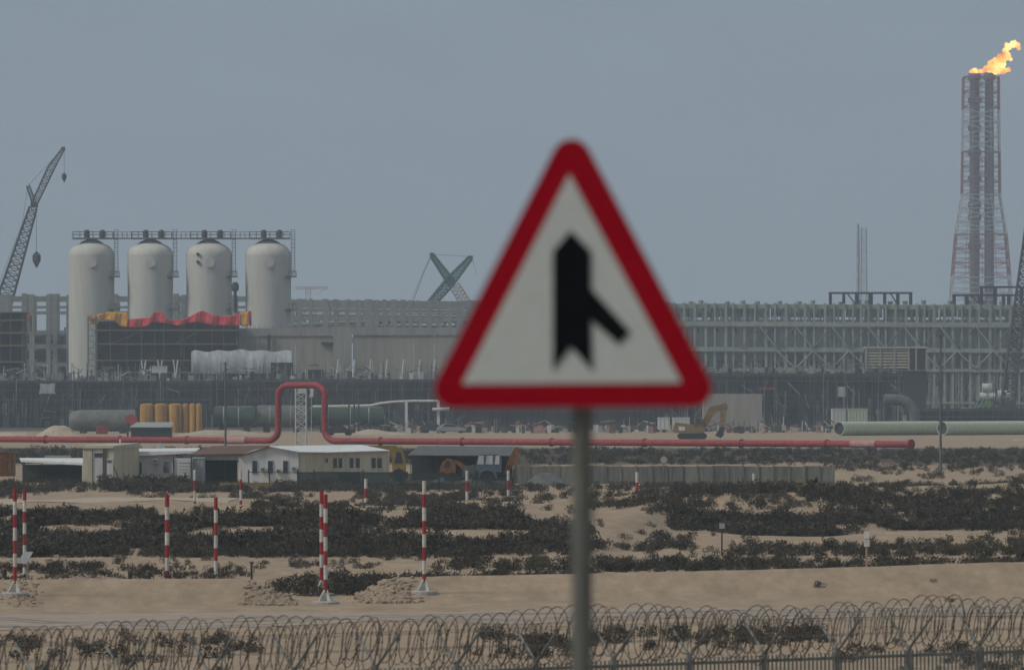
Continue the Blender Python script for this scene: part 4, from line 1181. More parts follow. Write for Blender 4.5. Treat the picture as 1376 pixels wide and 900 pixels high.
part('parapet', MB().raw([(X(108.5, d), d + .3, lz(602)), (X(153, d), d - .2, lz(602)), (X(186, d), d + 3.6, lz(602)), (X(142, d), d + 4.3, lz(602)), (X(108.5, d), d + .3, lz(597.8)), (X(153, d), d - .2, lz(598.6)), (X(186, d), d + 3.6, lz(595.2)), (X(142, d), d + 4.3, lz(596))],
                      [(0, 1, 5, 4), (1, 2, 6, 5), (2, 3, 7, 6), (3, 0, 4, 7), (4, 5, 6, 7), (3, 2, 1, 0)]), M['cabin'], t)
dr = part('door', MB().pbox(125, 138, 607, 649, d + .05, .12), M['cabinw'], t); part('vent_light', MB().pbox(127, 137.5, 608.5, 614, d + .02, .03), M['glass'], dr)
dr = part('door', MB().pbox(143.5, 152, 616, 650, d - .06, .12), M['cabinw'], t); part('vent_light', MB().pbox(144, 150, 618, 621.5, d - .08, .015), M['scaffd'], dr)
for px in (124, 139, 142): part('cover_strip', MB().pbox(px - .4, px + .4, 603, 650, d - .02, .2), M['scaffd'], t)
part('handrail', MB().tube((X(153, d), d - .5, lz(626)), (X(162, d), d - .5, lz(648)), .05, 5), M['rust'], t)
part('roof_post', MB().pbox(160, 162.2, 590, 600, d + 2, .2), M['whitep'], t)
# white cabin with dark windows
d = 630
t = thing('white_cabin', 'pale cabin with flat white roof and two teal dark windows', 'cabin', (X(210, d), d, 0))
part('wall', MB().pbox(186, 233, 611, 651, d, 3.5), M['cabinp'], t)
part('roof', MB().raw([(X(182, d), d - .3, lz(612.5)), (X(264, d), d - .3, lz(608.5)), (X(266, d), d + 4, lz(603.5)), (X(184, d), d + 4, lz(605)), (X(182, d), d - .3, lz(606.5)), (X(264, d), d - .3, lz(605.5)), (X(266, d), d + 4, lz(602)), (X(184, d), d + 4, lz(602.8))],
                      [(0, 1, 5, 4), (1, 2, 6, 5), (2, 3, 7, 6), (3, 0, 4, 7), (4, 5, 6, 7), (3, 2, 1, 0)]), M['roofw'], t)
ac = part('air_conditioner', MB().pbox(205, 212, 616, 622, d - .5, .45), M['frame'], t); part('grille', MB().pbox(206, 211, 617, 621, d - .52, .015), M['scaffd'], ac)
part('skirting', MB().pbox(186, 233, 647, 651, d - .05, .04), M['scaffd'], t)
window(t, 187, 190.5, 621, 637, d); window(t, 219.5, 227, 620, 634.5, d, M['blue'])
# white roller door container
d = 622
t = thing('store_container', 'narrow white store container with horizontal ribs beside pale cabin', 'container', (X(247, d), d, 0))
part('body', MB().pbox(233.5, 257, 616, 655, d, 3), M['cabinw'], t)
for k in range(8): part('rib', MB().pbox(240, 255.5, 619 + k * 4.2, 621.5 + k * 4.2, d - .05, .05), M['cabinw'], t)
for px in (233, 257.2): part('corner_post', MB().pbox(px - .5, px + .8, 614, 655, d - .1, .25), M['darkbrown'], t)
pbox_thing('blue_container', 'narrow faded blue container between white store and green screen', 'container', M['plastic'], 259, 274, 615, 654, 625, 3, ribs=3)
# open shelter with dark green shade screen
d = 628
t = thing('shelter', 'open shelter with rusty brown roof and dark green screen', 'shelter', (X(300, d), d, 0))
part('roof', MB().raw([(X(252, d), d - .5, lz(611.5)), (X(335, d), d - .5, lz(609.8)), (X(360, d), d + 5, lz(600)), (X(282, d), d + 5, lz(601)), (X(252, d), d - .5, lz(610.5)), (X(335, d), d - .5, lz(608.8)), (X(360, d), d + 5, lz(598.6)), (X(282, d), d + 5, lz(599.6))],
                      [(0, 1, 2, 3), (7, 6, 5, 4), (0, 4, 5, 1), (1, 5, 6, 2), (2, 6, 7, 3), (3, 7, 4, 0)]), M['rust'], t)
part('fascia', MB().pbox(260, 330, 611.6, 618, d - .1, .15), M['cabinp'], t)
part('back_screen', MB().pbox(276, 318, 618, 652, d + .6, .2), M['shade'], t)
part('side_panel', MB().pbox(302, 318, 618.2, 651, d + .3, .2), M['blue'], t) if False else None
for px in (275, 302, 318.5, 330): part('post', MB().pbox(px - .5, px + .5, 612, 652, d, .15), M['dark'], t)
# gabled white building
d = 618
t = thing('gabled_cabin', 'white gabled site office with three front windows', 'building', (X(420, d), d, 0))
FR = [(321, 613), (340, 604), (362, 600.5), (385, 603.5), (403, 608)]
d2 = d + 7.0                                   # far right corner lies further back
fx = [X(p, d) for p, _ in FR]; fz = [Z(q, d) for _, q in FR]
part('gable_wall', MB().prism([(fx[0], 0), (X(403, d), 0)] + [(a, b) for a, b in zip(fx[::-1], fz[::-1])], d, d + .2), M['cabinw'], t)
def obl(px0, px1, f0, f1, py0a, py1a, py0b, py1b, th=.2, off=0.0):
    """wall piece along the oblique right-hand side"""
    da, db = d + (d2 - d) * f0, d + (d2 - d) * f1
    return MB().raw([(X(px0, da), da - off, max(0, Z(py1a, da))), (X(px1, db), db - off, max(0, Z(py1b, db))), (X(px1, db), db - off + th, max(0, Z(py1b, db))), (X(px0, da), da - off + th, max(0, Z(py1a, da))),
                     (X(px0, da), da - off, Z(py0a, da)), (X(px1, db), db - off, Z(py0b, db)), (X(px1, db), db - off + th, Z(py0b, db)), (X(px0, da), da - off + th, Z(py0a, da))],
                    [(0, 1, 5, 4), (1, 2, 6, 5), (2, 3, 7, 6), (3, 0, 4, 7), (4, 5, 6, 7), (3, 2, 1, 0)])
part('cream_wall', obl(403.3, 436, 0, .3, 608, 660, 607, 660), M['cabin'], t)
part('side_wall', obl(436.2, 522, .3, 1, 607, 660, 606, 660), M['cabin'], t)
part('end_wall', MB().box(X(522, d2) - .2, X(522, d2), d2 + .21, d2 + 5, 0, Z(606, d2)), M['cabin'], t)
rf = MB().raw([(X(403, d), d - .25, Z(607.6, d)), (X(438, d + 2), d + 1.7, Z(608.2, d + 2)), (X(524, d2), d2 - .3, Z(605.8, d2)), (X(486, d2 + 6), d2 + 6, Z(598.5, d2 + 6)), (X(362, d + 1), d - .25, Z(600, d)),
               (X(403, d), d - .25, Z(606.6, d)), (X(438, d + 2), d + 1.7, Z(607.2, d + 2)), (X(524, d2), d2 - .3, Z(604.8, d2)), (X(486, d2 + 6), d2 + 6, Z(597.4, d2 + 6)), (X(362, d + 1), d - .25, Z(599, d))],
              [(4, 3, 2, 1, 0), (5, 6, 7, 8, 9), (0, 1, 6, 5), (1, 2, 7, 6), (2, 3, 8, 7), (3, 4, 9, 8), (4, 0, 5, 9)])
part('roof', rf, M['roofw'], t)
part('roof_left', MB().raw([(X(319, d), d - .25, Z(613.6, d)), (X(362, d), d - .25, Z(600.2, d)), (X(480, d2 + 6), d2 + 6, Z(598.4, d2 + 6)), (X(440, d2 + 6), d2 + 6, Z(606, d2 + 6)),
                            (X(319, d), d - .25, Z(612.6, d)), (X(362, d), d - .25, Z(599.2, d)), (X(480, d2 + 6), d2 + 6, Z(597.4, d2 + 6)), (X(440, d2 + 6), d2 + 6, Z(605, d2 + 6))],
                           [(0, 1, 5, 4), (4, 5, 6, 7), (1, 2, 6, 5), (2, 3, 7, 6), (3, 0, 4, 7), (0, 3, 2, 1)]), M['rust'], t)
for a, b in ((339, 345.5), (360, 366.5), (380.5, 386.5)): window(t, a, b, 619, 635.5, d)
for a, b, f in ((438.5, 441, .32), (448.5, 453, .4), (455.5, 460, .46), (470.5, 475, .58), (478.5, 483.5, .65), (500, 505, .82), (508, 513, .88)):
    da = d + (d2 - d) * f; w = part('window', obl(a - .4, b + .4, f, f + .04, 614.5, 629 if f > .35 else 622, 614.5, 629 if f > .35 else 622, .1, .07), M['frame'], t)
    part('pane', obl(a, b, f, f + .035, 615.2, 628.3 if f > .35 else 621.4, 615.2, 628.3 if f > .35 else 621.4, .1, .10), M['glass'], w)
part('lower_panel', obl(455, 484, .45, .68, 636, 662, 636, 662, .05, .2), M['shade'], t)
for px, py in ((350, 628), (371, 630), (392, 627)):
    ac = part('air_conditioner', MB().pbox(px, px + 6, py, py + 5, d - .5, .45), M['frame'], t); part('grille', MB().pbox(px + .6, px + 5, py + .7, py + 4.3, d - .52, .015), M['scaffd'], ac)
part('drain_pipe', MB().pbox(401.5, 402.3, 609, 655, d - .08, .06), M['scaffd'], t)
part('skirting', MB().box(X(321, d) - .02, X(403, d), d - .05, d - .01, 0, .28), M['scaffd'], t)
part('step', MB().box(X(333, 612), X(375, 612), 611, 612.5, 0, .35), M['ochre'], t)

# low canopy shed and rusted container at the left edge
d = 640
t = thing('low_canopy', 'low open shed with flat white roof at left edge', 'shed', (X(60, d), d, 0))
part('roof', MB().raw([(X(28, d), d, lz(619.3) - .06), (X(112, d), d - 1, lz(623.5) - .06), (X(112, d), d + 4, lz(617)), (X(22, d), d + 4, lz(616.5)), (X(28, d), d, lz(619.3) + .1), (X(112, d), d - 1, lz(623.5) + .12), (X(112, d), d + 4, lz(615.8)), (X(22, d), d + 4, lz(615.5))],
                      [(0, 1, 5, 4), (1, 2, 6, 5), (2, 3, 7, 6), (3, 0, 4, 7), (4, 5, 6, 7), (3, 2, 1, 0)]), M['roofw'], t)
for px in (33, 56, 79, 102): part('post', MB().pbox(px - .6, px + .6, 620, 650, d + .3, .2), M['dark'], t)
part('back_panel', MB().pbox(30, 110, 624, 648.5, d + 3.6, .1), M['darkbrown'], t)
pbox_thing('rust_container', 'rusty orange container cut by the left picture edge', 'container', M['orange'], -40, 18, 607, 640, 690, 3, ribs=9)
pbox_thing('white_sheet_stack', 'thin pale stack of sheets behind the low canopy', 'stack', M['greypipe'], 60, 94, 612, 615, 720, 2)
heap('rubble_heap', 'pale rubble heap below the low canopy shed', 85, 125, 652.5, 590, M['rock'], 13)

# yellow dump truck half behind the gabled office
d = 650
t = thing('dump_truck', 'yellow dump truck body showing behind the gabled office', 'truck', (X(505, d), d, 0))
part('dump_body', MB().prism([(X(a, d), Z(b, d)) for a, b in ((478, 606), (503, 607), (517, 611), (536, 617), (541, 605), (530, 598.5), (478, 598.5))], d, d + 2.4), M['yellow'], t)
part('cab', MB().prism([(X(a, d), Z(b, d)) for a, b in ((527, 646), (545, 646), (545, 620), (541, 606), (534, 600.5), (527, 606))], d - .1, d + 2.2), M['yellow'], t)
part('cab_window', MB().prism([(X(a, d), Z(b, d)) for a, b in ((530, 622), (541, 622), (539, 609), (533, 606))], d - .14, d - .11), M['glass'], t)
part('chassis', MB().pbox(478, 548, 634, 642, d + .2, 1.8), M['dark'], t)
for px in (487, 505, 536): part('wheel', MB().path([(X(px, d), d - .15, .5), (X(px, d), d + .35, .5)], .5, 16), M['tyre'], t, True)
# low dark shed roof between truck and backhoe
d = 655
t = thing('long_shed', 'long low shed with dark sheet roof behind the parked machines', 'shed', (X(600, d), d, 0))
part('roof', MB().raw([(X(548, d), d, Z(612, d)), (X(700, d), d, Z(613, d)), (X(690, d), d + 9, Z(602, d)), (X(560, d), d + 9, Z(601, d)), (X(548, d), d, Z(611, d)), (X(700, d), d, Z(612, d)), (X(690, d), d + 9, Z(601, d)), (X(560, d), d + 9, Z(600, d))],
                      [(0, 1, 5, 4), (1, 2, 6, 5), (2, 3, 7, 6), (3, 0, 4, 7), (4, 5, 6, 7), (3, 2, 1, 0)]), M['scaffd'], t)
part('back_wall', MB().box(X(552, d), X(692, d), d + 7, d + 7.2, 0, Z(604, d)), M['darkbrown'], t)
for px in (552, 586, 620, 655, 690): part('post', MB().pbox(px - .5, px + .5, 612.5, 648, d + .1, .12), M['dark'], t)
# orange loader bucket machine
d = 648
t = thing('skid_loader', 'small orange loader in the shed left of the backhoe', 'loader', (X(601, d), d, 0))
part('body', MB().prism([(X(a, d), Z(b, d)) for a, b in ((591, 636), (612, 636), (612, 625), (607, 617), (600, 616), (594, 622), (591, 628))], d, d + 1.6), M['orange'], t)
part('cab_opening', MB().prism([(X(a, d), Z(b, d)) for a, b in ((596, 628), (606, 628), (604, 619), (599, 619))], d - .02, d - .005), M['dark'], t)
part('arm', MB().prism([(X(a, d), Z(b, d)) for a, b in ((609, 620), (624, 632), (630, 630), (630, 627), (612, 617))], d - .1, d + .1), M['orange'], t)
part('bucket', MB().prism([(X(a, d), Z(b, d)) for a, b in ((624, 642), (633, 642), (632, 630), (626, 631))], d - .3, d + 1.6), M['orange'], t)
for px in (595, 608): part('wheel', MB().path([(X(px, d), d - .2, .38), (X(px, d), d + .15, .38)], .38, 14), M['tyre'], t, True)
# backhoe loader with blue cab and folded orange arm
d = 642
t = thing('backhoe_loader', 'blue-cabbed backhoe loader with folded orange arm', 'backhoe', (X(665, d), d, 0))
part('cab', MB().prism([(X(a, d), Z(b, d)) for a, b in ((638, 634), (674, 634), (674, 616), (669, 610), (645, 610), (641, 616))], d, d + 2), M['blue'], t)
for a, b in ((642.5, 650), (653.5, 662), (665.5, 671)):
    part('cab_window', MB().prism([(X(a - 1, d), Z(623.5, d)), (X(b, d), Z(623.5, d)), (X(b, d), Z(612, d)), (X(a + .8, d), Z(612, d))], d - .04, d - .01), M['plastic'], t)
mud = [(X(655 + 13 * math.cos(a), d), Z(641 - 12 * math.sin(a), d)) for a in np.linspace(0, math.pi, 10)]
inn = [(X(655 + 10.5 * math.cos(a), d), Z(641 - 9.5 * math.sin(a), d)) for a in np.linspace(math.pi, 0, 10)]
mb = MB()
for k in range(9): mb.prism([mud[k + 1], inn[8 - k], inn[9 - k], mud[k]], d - .5, d - .06)
part('mudguard', mb, M['blue'], t)
part('wheel', MB().path([(X(655, d), d - .45, .52), (X(655, d), d - .02, .52)], .52, 18), M['tyre'], t, True)
part('wheel', MB().path([(X(631, d), d - .35, .36), (X(631, d), d - .02, .36)], .36, 16), M['tyre'], t, True)
part('bonnet', MB().prism([(X(a, d), Z(b, d)) for a, b in ((622, 640), (637.8, 640), (637.8, 624), (626, 627), (622, 632))], d + .2, d + 1.6), M['scaffd'], t)
part('boom', MB().prism([(X(a, d), Z(b, d)) for a, b in ((676, 636), (684, 638), (697, 602), (693, 600), (684, 614))], d + .7, d + 1.1), M['orange'], t)
part('dipper', MB().prism([(X(a, d), Z(b, d)) for a, b in ((688, 640), (693, 640), (698.5, 604), (695, 600), (692, 606))], d + .3, d + .65), M['orange'], t)
part('bucket', MB().prism([(X(a, d), Z(b, d)) for a, b in ((684, 646), (696, 646), (695, 638), (688, 637))], d, d + 1.3), M['dark'], t)
for (a, b, c, lab) in ((577, 597, 642, 'white sloping sheet lying left of the far striped poles'), (611, 634, 643, 'second white sloping sheet lying before the backhoe')):
    d = 610
    single('white_sheet', MB().prism([(X(a, d), Z(c + 6, d)), (X(b, d), Z(c + 5, d)), (X(b, d), Z(c, d)), (X(b - 6, d), Z(c, d)), (X(a + 3, d), Z(c + 4.5, d))], d, d + .6), M['roofw'], lab, 'sheet')

# concrete panel wall on the right, every panel a part
d = 637
t = thing('boundary_wall', 'grey precast panel wall with posts behind the far poles', 'wall', (X(895, d), d, 0))
px = 690.0; k = 0
while px < 1103:
    w = 20.6
    part('panel', MB().box(X(px, d) + .05, X(px + w, d) - .05, d + R.uniform(0, .04), d + .15, 0, Z(626 + R.uniform(-.6, .8), d)), M['oldwall'], t)
    part('panel_post', MB().box(X(px, d) - .09, X(px, d) + .045, d - .05, d + .2, 0, Z(625.2, d)), M['oldwall'], t)
    px += w; k += 1
heap('spoil_heap', 'grey spoil heap against the panel wall left of sign post', 690, 775, 636, 622, M['scaffd'], 17, ridge=.3)
# round white disc sign and short posts by the wall
t = thing('disc_sign', 'small round pale disc sign on a post at the panel wall', 'sign', (X(892, 620), 620, 0))
part('post', MB().tube((X(892, 620), 620.05, 0), (X(892, 620), 620.05, Z(618, 620)), .04, 6), M['scaffd'], t)
part('disc', MB().path([(X(892, 620), 620, Z(617.5, 620)), (X(892, 620), 619.95, Z(617.5, 620))], .25, 16), M['beige'], t, True)
pbox_thing('yellow_marker', 'small yellow box at the foot of the panel wall', 'box', M['yellow'], 1071, 1080, 644.5, 651, 628, .6)
pbox_thing('gate_post', 'grey concrete pillar in the dark bank before the pipeline', 'pillar', M['concrete'], 999, 1003, 612, 622, 840, .5)

# dark green screen fence in front of the gabled office
d = 600
sm_ = bpy.data.materials.new('green mesh screen'); sm_.use_nodes = True
n = sm_.node_tree.nodes; l = sm_.node_tree.links.new; n.clear()
o_ = n.new('ShaderNodeOutputMaterial'); mx = n.new('ShaderNodeMixShader'); tr = n.new('ShaderNodeBsdfTransparent'); df = n.new('ShaderNodeBsdfDiffuse')
df.inputs['Color'].default_value = (.045, .065, .06, 1); mx.inputs['Fac'].default_value = .62
l(tr.outputs[0], mx.inputs[1]); l(df.outputs[0], mx.inputs[2]); l(mx.outputs[0], o_.inputs['Surface'])
t = thing('screen_fence', 'dark green mesh screen fence in front of the gabled office', 'fence', (X(520, d), d, 0))
for a, b, top in ((400, 422, 634), (422.5, 488, 633.5), (488.5, 540, 634), (540.5, 590, 636), (590.5, 640, 640), (640.5, 690, 641)):
    part('mesh_panel', MB().box(X(a, d), X(b, d), d, d + .02, .02, Z(top, d)), sm_, t)
for px in (334, 362, 400, 422, 488, 540, 590, 640, 690): part('post', MB().tube((X(px, d), d + .05, 0), (X(px, d), d + .05, Z(631, d)), .05, 6), M['dark'], t)
part('top_rail', MB().tube((X(334, d), d + .05, Z(634, d)), (X(690, d), d + .05, Z(638, d)), .025, 5), M['dark'], t)
part('low_panel', MB().box(X(353, 600) - 3, X(400, 600), 598.6, 598.7, 0, .5), M['ochre'], t)

# ================================================================== red and white marker poles
def pole(label, px, d, top, bandpx, first, width, foot=True, group='near red and white poles', lean=0):
    x = X(px, d); z0 = h1(x, d); ztop = Z(top, d)
    t = thing('striped_pole', label, 'pole', (x, d, z0), group)
    bl = bandpx * d / F; r = width * d / F / 2
    z = ztop; k = first; hgt = ztop - z0
    zfoot = z0 + (.38 if foot else 0)
    while z > zfoot + .02:
        zb = max(zfoot, z - bl)
        if zb - zfoot < .15: zb = zfoot
        lx = lambda q: x + lean * (q - z0)
        part('red_band' if k % 2 == 0 else 'white_band', MB().tube((lx(zb), d, zb), (lx(z), d, z), r, 12), M['redpole'] if k % 2 == 0 else M['whitepole'], t, True)
        z = zb; k += 1
    if foot:
        part('foot_tube', MB().tube((x, d, z0 + .05), (x, d, z0 + .38), r * 1.05, 12), M['whitepole'], t, True)
        for a in range(4):
            an = a * math.pi / 2 + .6; cx_, cy_ = math.cos(an), math.sin(an)
            mb = MB().raw([(x + cx_ * r * .5, d + cy_ * r * .5, z0 + .52), (x + cx_ * .30, d + cy_ * .30, z0 + .09), (x + cx_ * r * .5, d + cy_ * r * .5, z0 + .09),
                           (x + cx_ * r * .5 - cy_ * .045, d + cy_ * r * .5 + cx_ * .045, z0 + .52), (x + cx_ * .30 - cy_ * .045, d + cy_ * .30 + cx_ * .045, z0 + .09), (x + cx_ * r * .5 - cy_ * .045, d + cy_ * r * .5 + cx_ * .045, z0 + .09)],
                          [(0, 1, 2), (5, 4, 3), (0, 3, 4, 1), (1, 4, 5, 2), (2, 5, 3, 0)])
            part('gusset', mb, M['whitepole'], t)
        part('base_pad', MB().lathe(x, d, [(.46, z0 - .1), (.46, z0 + .06), (.40, z0 + .10)], 14), M['concrete'], t)
    return t
pole('leftmost red and white pole standing on a white foot before berm', 20, G(812), 656, 17.5, 0, 5.4)
pole('red and white pole just right of the leftmost, without visible foot', 33, 318, 657, 15, 0, 5.0, False)
pole('red and white pole rising alone behind the berm crest', 224.5, 322, 664, 17, 0, 6.0, False)
pole('red and white pole behind berm, between the lone pole and the pair', 290, 330, 668, 17, 0, 5.2, False)
pole('rear pole of the close pair of red and white poles in the gap', 432, G(800), 660, 17, 0, 5.4)
pole('front pole of the close pair of red and white poles in the gap', 437.5, G(811), 664, 19, 0, 5.6)
pole('red and white pole with white top standing on the right berm end', 570, G(806), 646, 17.8, 1, 5.4)
g = 'far red and white poles'
pole('far thin striped pole in front of the white store container', 261.5, 470, 631, 14, 1, 3.4, False, g)
pole('far thin striped pole before the left end of the gabled office', 323.5, 476, 630, 14, 1, 3.6, False, g)
pole('far thin striped pole before the right end of the gabled office', 491.5, 520, 643, 13, 1, 4.4, False, g)
pole('far thin striped pole below the orange loader', 627.5, 515, 632, 14, 1, 4, False, g)
pole('far thin striped pole below the backhoe arm', 683, 540, 632, 13, 1, 4, False, g)
pole('far thin striped pole at the panel wall right of the sign post', 856, 520, 634, 14, 1, 4.4, False, g)
pole('far thin striped pole near the right end of the panel wall', 1013, 520, 636, 14, 1, 4, False, g)

# slanted white board on a post beside the leftmost pole
d = 290
x = X(34, d); z0 = h1(X(37, d), d)
t = thing('slanted_board', 'slanted white board on a thin post beside the leftmost pole', 'sign', (X(37, d), d, z0))
part('board', MB().prism([(X(a, d), Z(b, d)) for a, b in ((23.5, 756), (36, 757), (45, 741), (33, 740.5))], d - .3, d - .25), M['plastic'], t)
part('post', MB().tube((X(37, d), d, z0 - .1), (X(37, d), d, Z(748, d)), .035, 7), M['scaff'], t)
part('brace', MB().tube((X(29, d), d - .2, Z(752, d)), (X(37, d), d, Z(768, d)), .02, 5), M['scaff'], t)
# small posts with plates on the right
t = thing('plate_post', 'slim pale post carrying two small white plates on right berm', 'marker', (X(1164.5, 304), 304, h1(X(1164.5, 304), 304)))
d = 304
part('post', MB().tube((X(1164.5, d), d, 0), (X(1164.5, d), d, Z(716, d)), .035, 7), M['pinkp'], t)
for a, b in ((713.5, 723), (725, 734)): part('plate', MB().pbox(1161, 1168.5, a, b, d - .06, .025), M['whitep'], t)
d = 372
t = thing('plate_post', 'small square plate on a thin dark post left of pole pair', 'marker', (X(970, d), d, h1(X(970, d), d)))
t['label'] = 'small square pale plate on a thin dark post among right shrubs'
part('post', MB().tube((X(970, d), d, -.2), (X(970, d), d, Z(708, d)), .035, 7), M['dark'], t)
part('plate', MB().pbox(966.5, 974, 702.5, 710, d - .06, .025), M['greypipe'], t)
for px, dd, lab in ((175, 316, 'left of two stubby dark bollards behind the berm crest'), (200, 316, 'right of two stubby dark bollards behind the berm crest'), (338, 320, 'thin stubby dark stake left of the berm gap'), (6, 320, 'stubby dark bollard at the left picture edge')):
    x = X(px, dd); z0 = h1(x, dd)
    t = thing('bollard', lab, 'bollard', (x, dd, z0), 'dark bollards behind the berm')
    zt = max(z0 + .35, Z(772, dd)) if px != 338 else Z(757, dd)
    part('stem', MB().tube((x, dd, z0 - .1), (x, dd, zt), .09 if px != 338 else .04, 9), M['dark'], t, True)
    part('cap', MB().tube((x, dd, zt), (x, dd, zt + .08), .10 if px != 338 else .08, 9), M['rust'], t, True)

# ================================================================== rubble at the berm ends
rockme = []
for k in range(6):
    mb = MB(); ico(mb, (0, 0, 0), 1, (1, .8, .65), .22, 1, random.Random(40 + k)); me = mesh_of('stone', mb); me.materials.append(M['rock']); rockme.append(me)
def rocks(label, px0, px1, py0, py1, d0, d1, n, smin, smax, seed, name='rubble'):
    rr = random.Random(seed); mb = MB()
    for _ in range(n):
        dd = rr.uniform(d0, d1); px = rr.triangular(px0, px1); dd = rr.triangular(d0, d1); x = X(px, dd); s = rr.uniform(smin, smax) * rr.uniform(.5, 1)
        me = rr.choice(rockme); an = rr.uniform(0, 6); c, s_ = math.cos(an), math.sin(an); z = h1(x, dd)
        mb.raw([(x + (v.co.x * c - v.co.y * s_) * s, dd + (v.co.x * s_ + v.co.y * c) * s, z + v.co.z * s + s * .1) for v in me.vertices], [tuple(p.vertices) for p in me.polygons])
    o = single(name, mb, M['rock'], label, 'rubble', (X((px0 + px1) / 2, (d0 + d1) / 2), (d0 + d1) / 2, 0))
    o['kind'] = 'stuff'; del o['category']
rocks('loose limestone rubble on the left end of the berm gap', 322, 400, 0, 0, 280.5, 291, 420, .06, .24, 1)
rocks('loose limestone rubble on the right end of the berm gap', 472, 568, 0, 0, 284, 292, 420, .06, .24, 2)
rocks('loose pale stones behind the berm at left', 45, 160, 0, 0, 305, 325, 380, .06, .22, 3)
rocks('pale stones strewn round the foot of the leftmost pole', -5, 60, 0, 0, 279, 288, 160, .04, .12, 4)

# ================================================================== scrub
def shrub_mesh(seed, ntri, lo=False):
    rr = np.random.RandomState(seed)
    nl = rr.randint(5, 9)
    cen = np.stack([rr.uniform(-.42, .42, nl), rr.uniform(-.42, .42, nl), rr.uniform(.16, .55, nl)], -1)
    cen[:, 2] *= (1 - .7 * (cen[:, 0] ** 2 + cen[:, 1] ** 2))
    lr = rr.uniform(.20, .36, nl)
    k = rr.randint(0, nl, ntri)
    u = rr.normal(size=(ntri, 3)); u /= np.linalg.norm(u, axis=1)[:, None]
    p = cen[k] + u * (lr[k] * rr.uniform(.55, 1.12, ntri) ** .7)[:, None]
    p[:, 2] = np.abs(p[:, 2])
    a = rr.normal(size=(ntri, 3)); b = rr.normal(size=(ntri, 3))
    a /= np.linalg.norm(a, axis=1)[:, None]; b /= np.linalg.norm(b, axis=1)[:, None]
    a[:, 2] += .5; s = rr.uniform(.05, .11, ntri)[:, None] * (1.5 if lo else 1)
    v = np.stack([p - a * s * .5 - b * s * .35, p + b * s * .5, p + a * s * .8], 1).reshape(-1, 3)
    f = np.arange(ntri * 3).reshape(-1, 3)
    # twigs
    tv = []; tf = []
    for q in range(7):
        e_ = cen[q % nl] + rr.normal(size=3) * .12; e_[2] = abs(e_[2]) + .15; w = rr.normal(size=3) * .012
        o = len(v) + len(tv); tv += [(-.015, 0, 0), (.015, 0, 0), tuple(e_)]; tf.append((o, o + 1, o + 2))
    v = np.concatenate([v, np.array(tv)]); f = np.concatenate([f, np.array(tf)])
    return v, f
PROTO = [shrub_mesh(100 + k, 420) for k in range(6)]
LOW = [shrub_mesh(200 + k, 150, True) for k in range(8)]
PM = []
for k, (v, f) in enumerate(PROTO):
    pair = []
    for mm in ('leaf', 'leaf2'):
        me = bpy.data.meshes.new('shrub'); me.from_pydata(v.tolist(), [], f.tolist()); me.materials.append(M[mm]); pair.append(me)
    PM.append(pair)

def spots(px0, px1, py0, py1, n, rr, clump=0.0, off=0):
    """n points whose ground shows between the given rows and columns, in ragged streaks"""
    m_n = n * 14 + 20; q = np.random.RandomState(rr.randrange(10 ** 6))
    px = q.uniform(px0, px1, m_n); py = q.uniform(py0, py1, m_n)
    if clump:
        nz = .62 * vnoise(px * .017 + py * .02 + off, py * .075 + off) + .38 * vnoise(px * .06 + off * 2, py * .2)
        k = nz > clump; px, py = px[k], py[k]
    px, py = px[:n], py[:n]
    dd = CAMZ * F / (py - HOR)
    for _ in range(7): dd = .5 * dd + .5 * F * (CAMZ - H(X(px, dd), dd)) / (py - HOR)
    return [(float(a), float(b)) for a, b in zip(X(px, dd), dd)]
def mass(name, label, zones, seed, m='leaf'):
    """scrub that reads as one dark mass: one object"""
    rr = random.Random(seed); V = []; Fc = []; o = 0
    for (px0, px1, py0, py1, n, s0, s1, clump) in zones:
        for x, y in spots(px0, px1, py0, py1, n, rr, clump, off=seed):
            v, f = LOW[rr.randrange(len(LOW))]; s = rr.uniform(s0, s1); w = s * rr.uniform(1.0, 1.9); an = rr.uniform(0, 6.28); c, s_ = math.cos(an), math.sin(an)
            q = np.stack([(v[:, 0] * c - v[:, 1] * s_) * w + x, (v[:, 0] * s_ + v[:, 1] * c) * w + y, v[:, 2] * s * 1.25 + h1(x, y) - .03], -1)
            V.append(q); Fc.append(f + o); o += len(q)
    V = np.concatenate(V); Fc = np.concatenate(Fc).astype(np.int32)
    me = bpy.data.meshes.new(name)
    me.vertices.add(len(V)); me.vertices.foreach_set('co', V.ravel())
    me.loops.add(Fc.size); me.loops.foreach_set('vertex_index', Fc.ravel())
    me.polygons.add(len(Fc)); me.polygons.foreach_set('loop_start', np.arange(0, Fc.size, 3, dtype=np.int32))
    me.update(calc_edges=True)
    ob = bpy.data.objects.new(name, me); COL.objects.link(ob); me.materials.append(M[m])
    ob['kind'] = 'stuff'; ob['label'] = label
    return ob
mass('scrub', 'dense dark scrub thicket on the low bank behind the berm', [
    (-20, 650, 724, 749, 1100, .28, .58, .24), (-20, 650, 704, 728, 1000, .28, .58, .29), (-20, 340, 690, 706, 260, .22, .48, .44), (640, 790, 704, 746, 300, .3, .58, .30),
    (340, 700, 688, 708, 420, .26, .56, .36), (790, 930, 712, 750, 60, .25, .5, .56), (-20, 700, 700, 748, 150, .6, .95, .45)], 31)
mass('scrub', 'dark scrub thicket spreading over the right side of the plain', [
    (900, 1400, 680, 713, 1050, .28, .58, .28), (780, 1400, 660, 684, 760, .26, .52, .34), (960, 1400, 705, 735, 60, .25, .5, .60), (900, 1400, 664, 712, 110, .55, .9, .48)], 32)
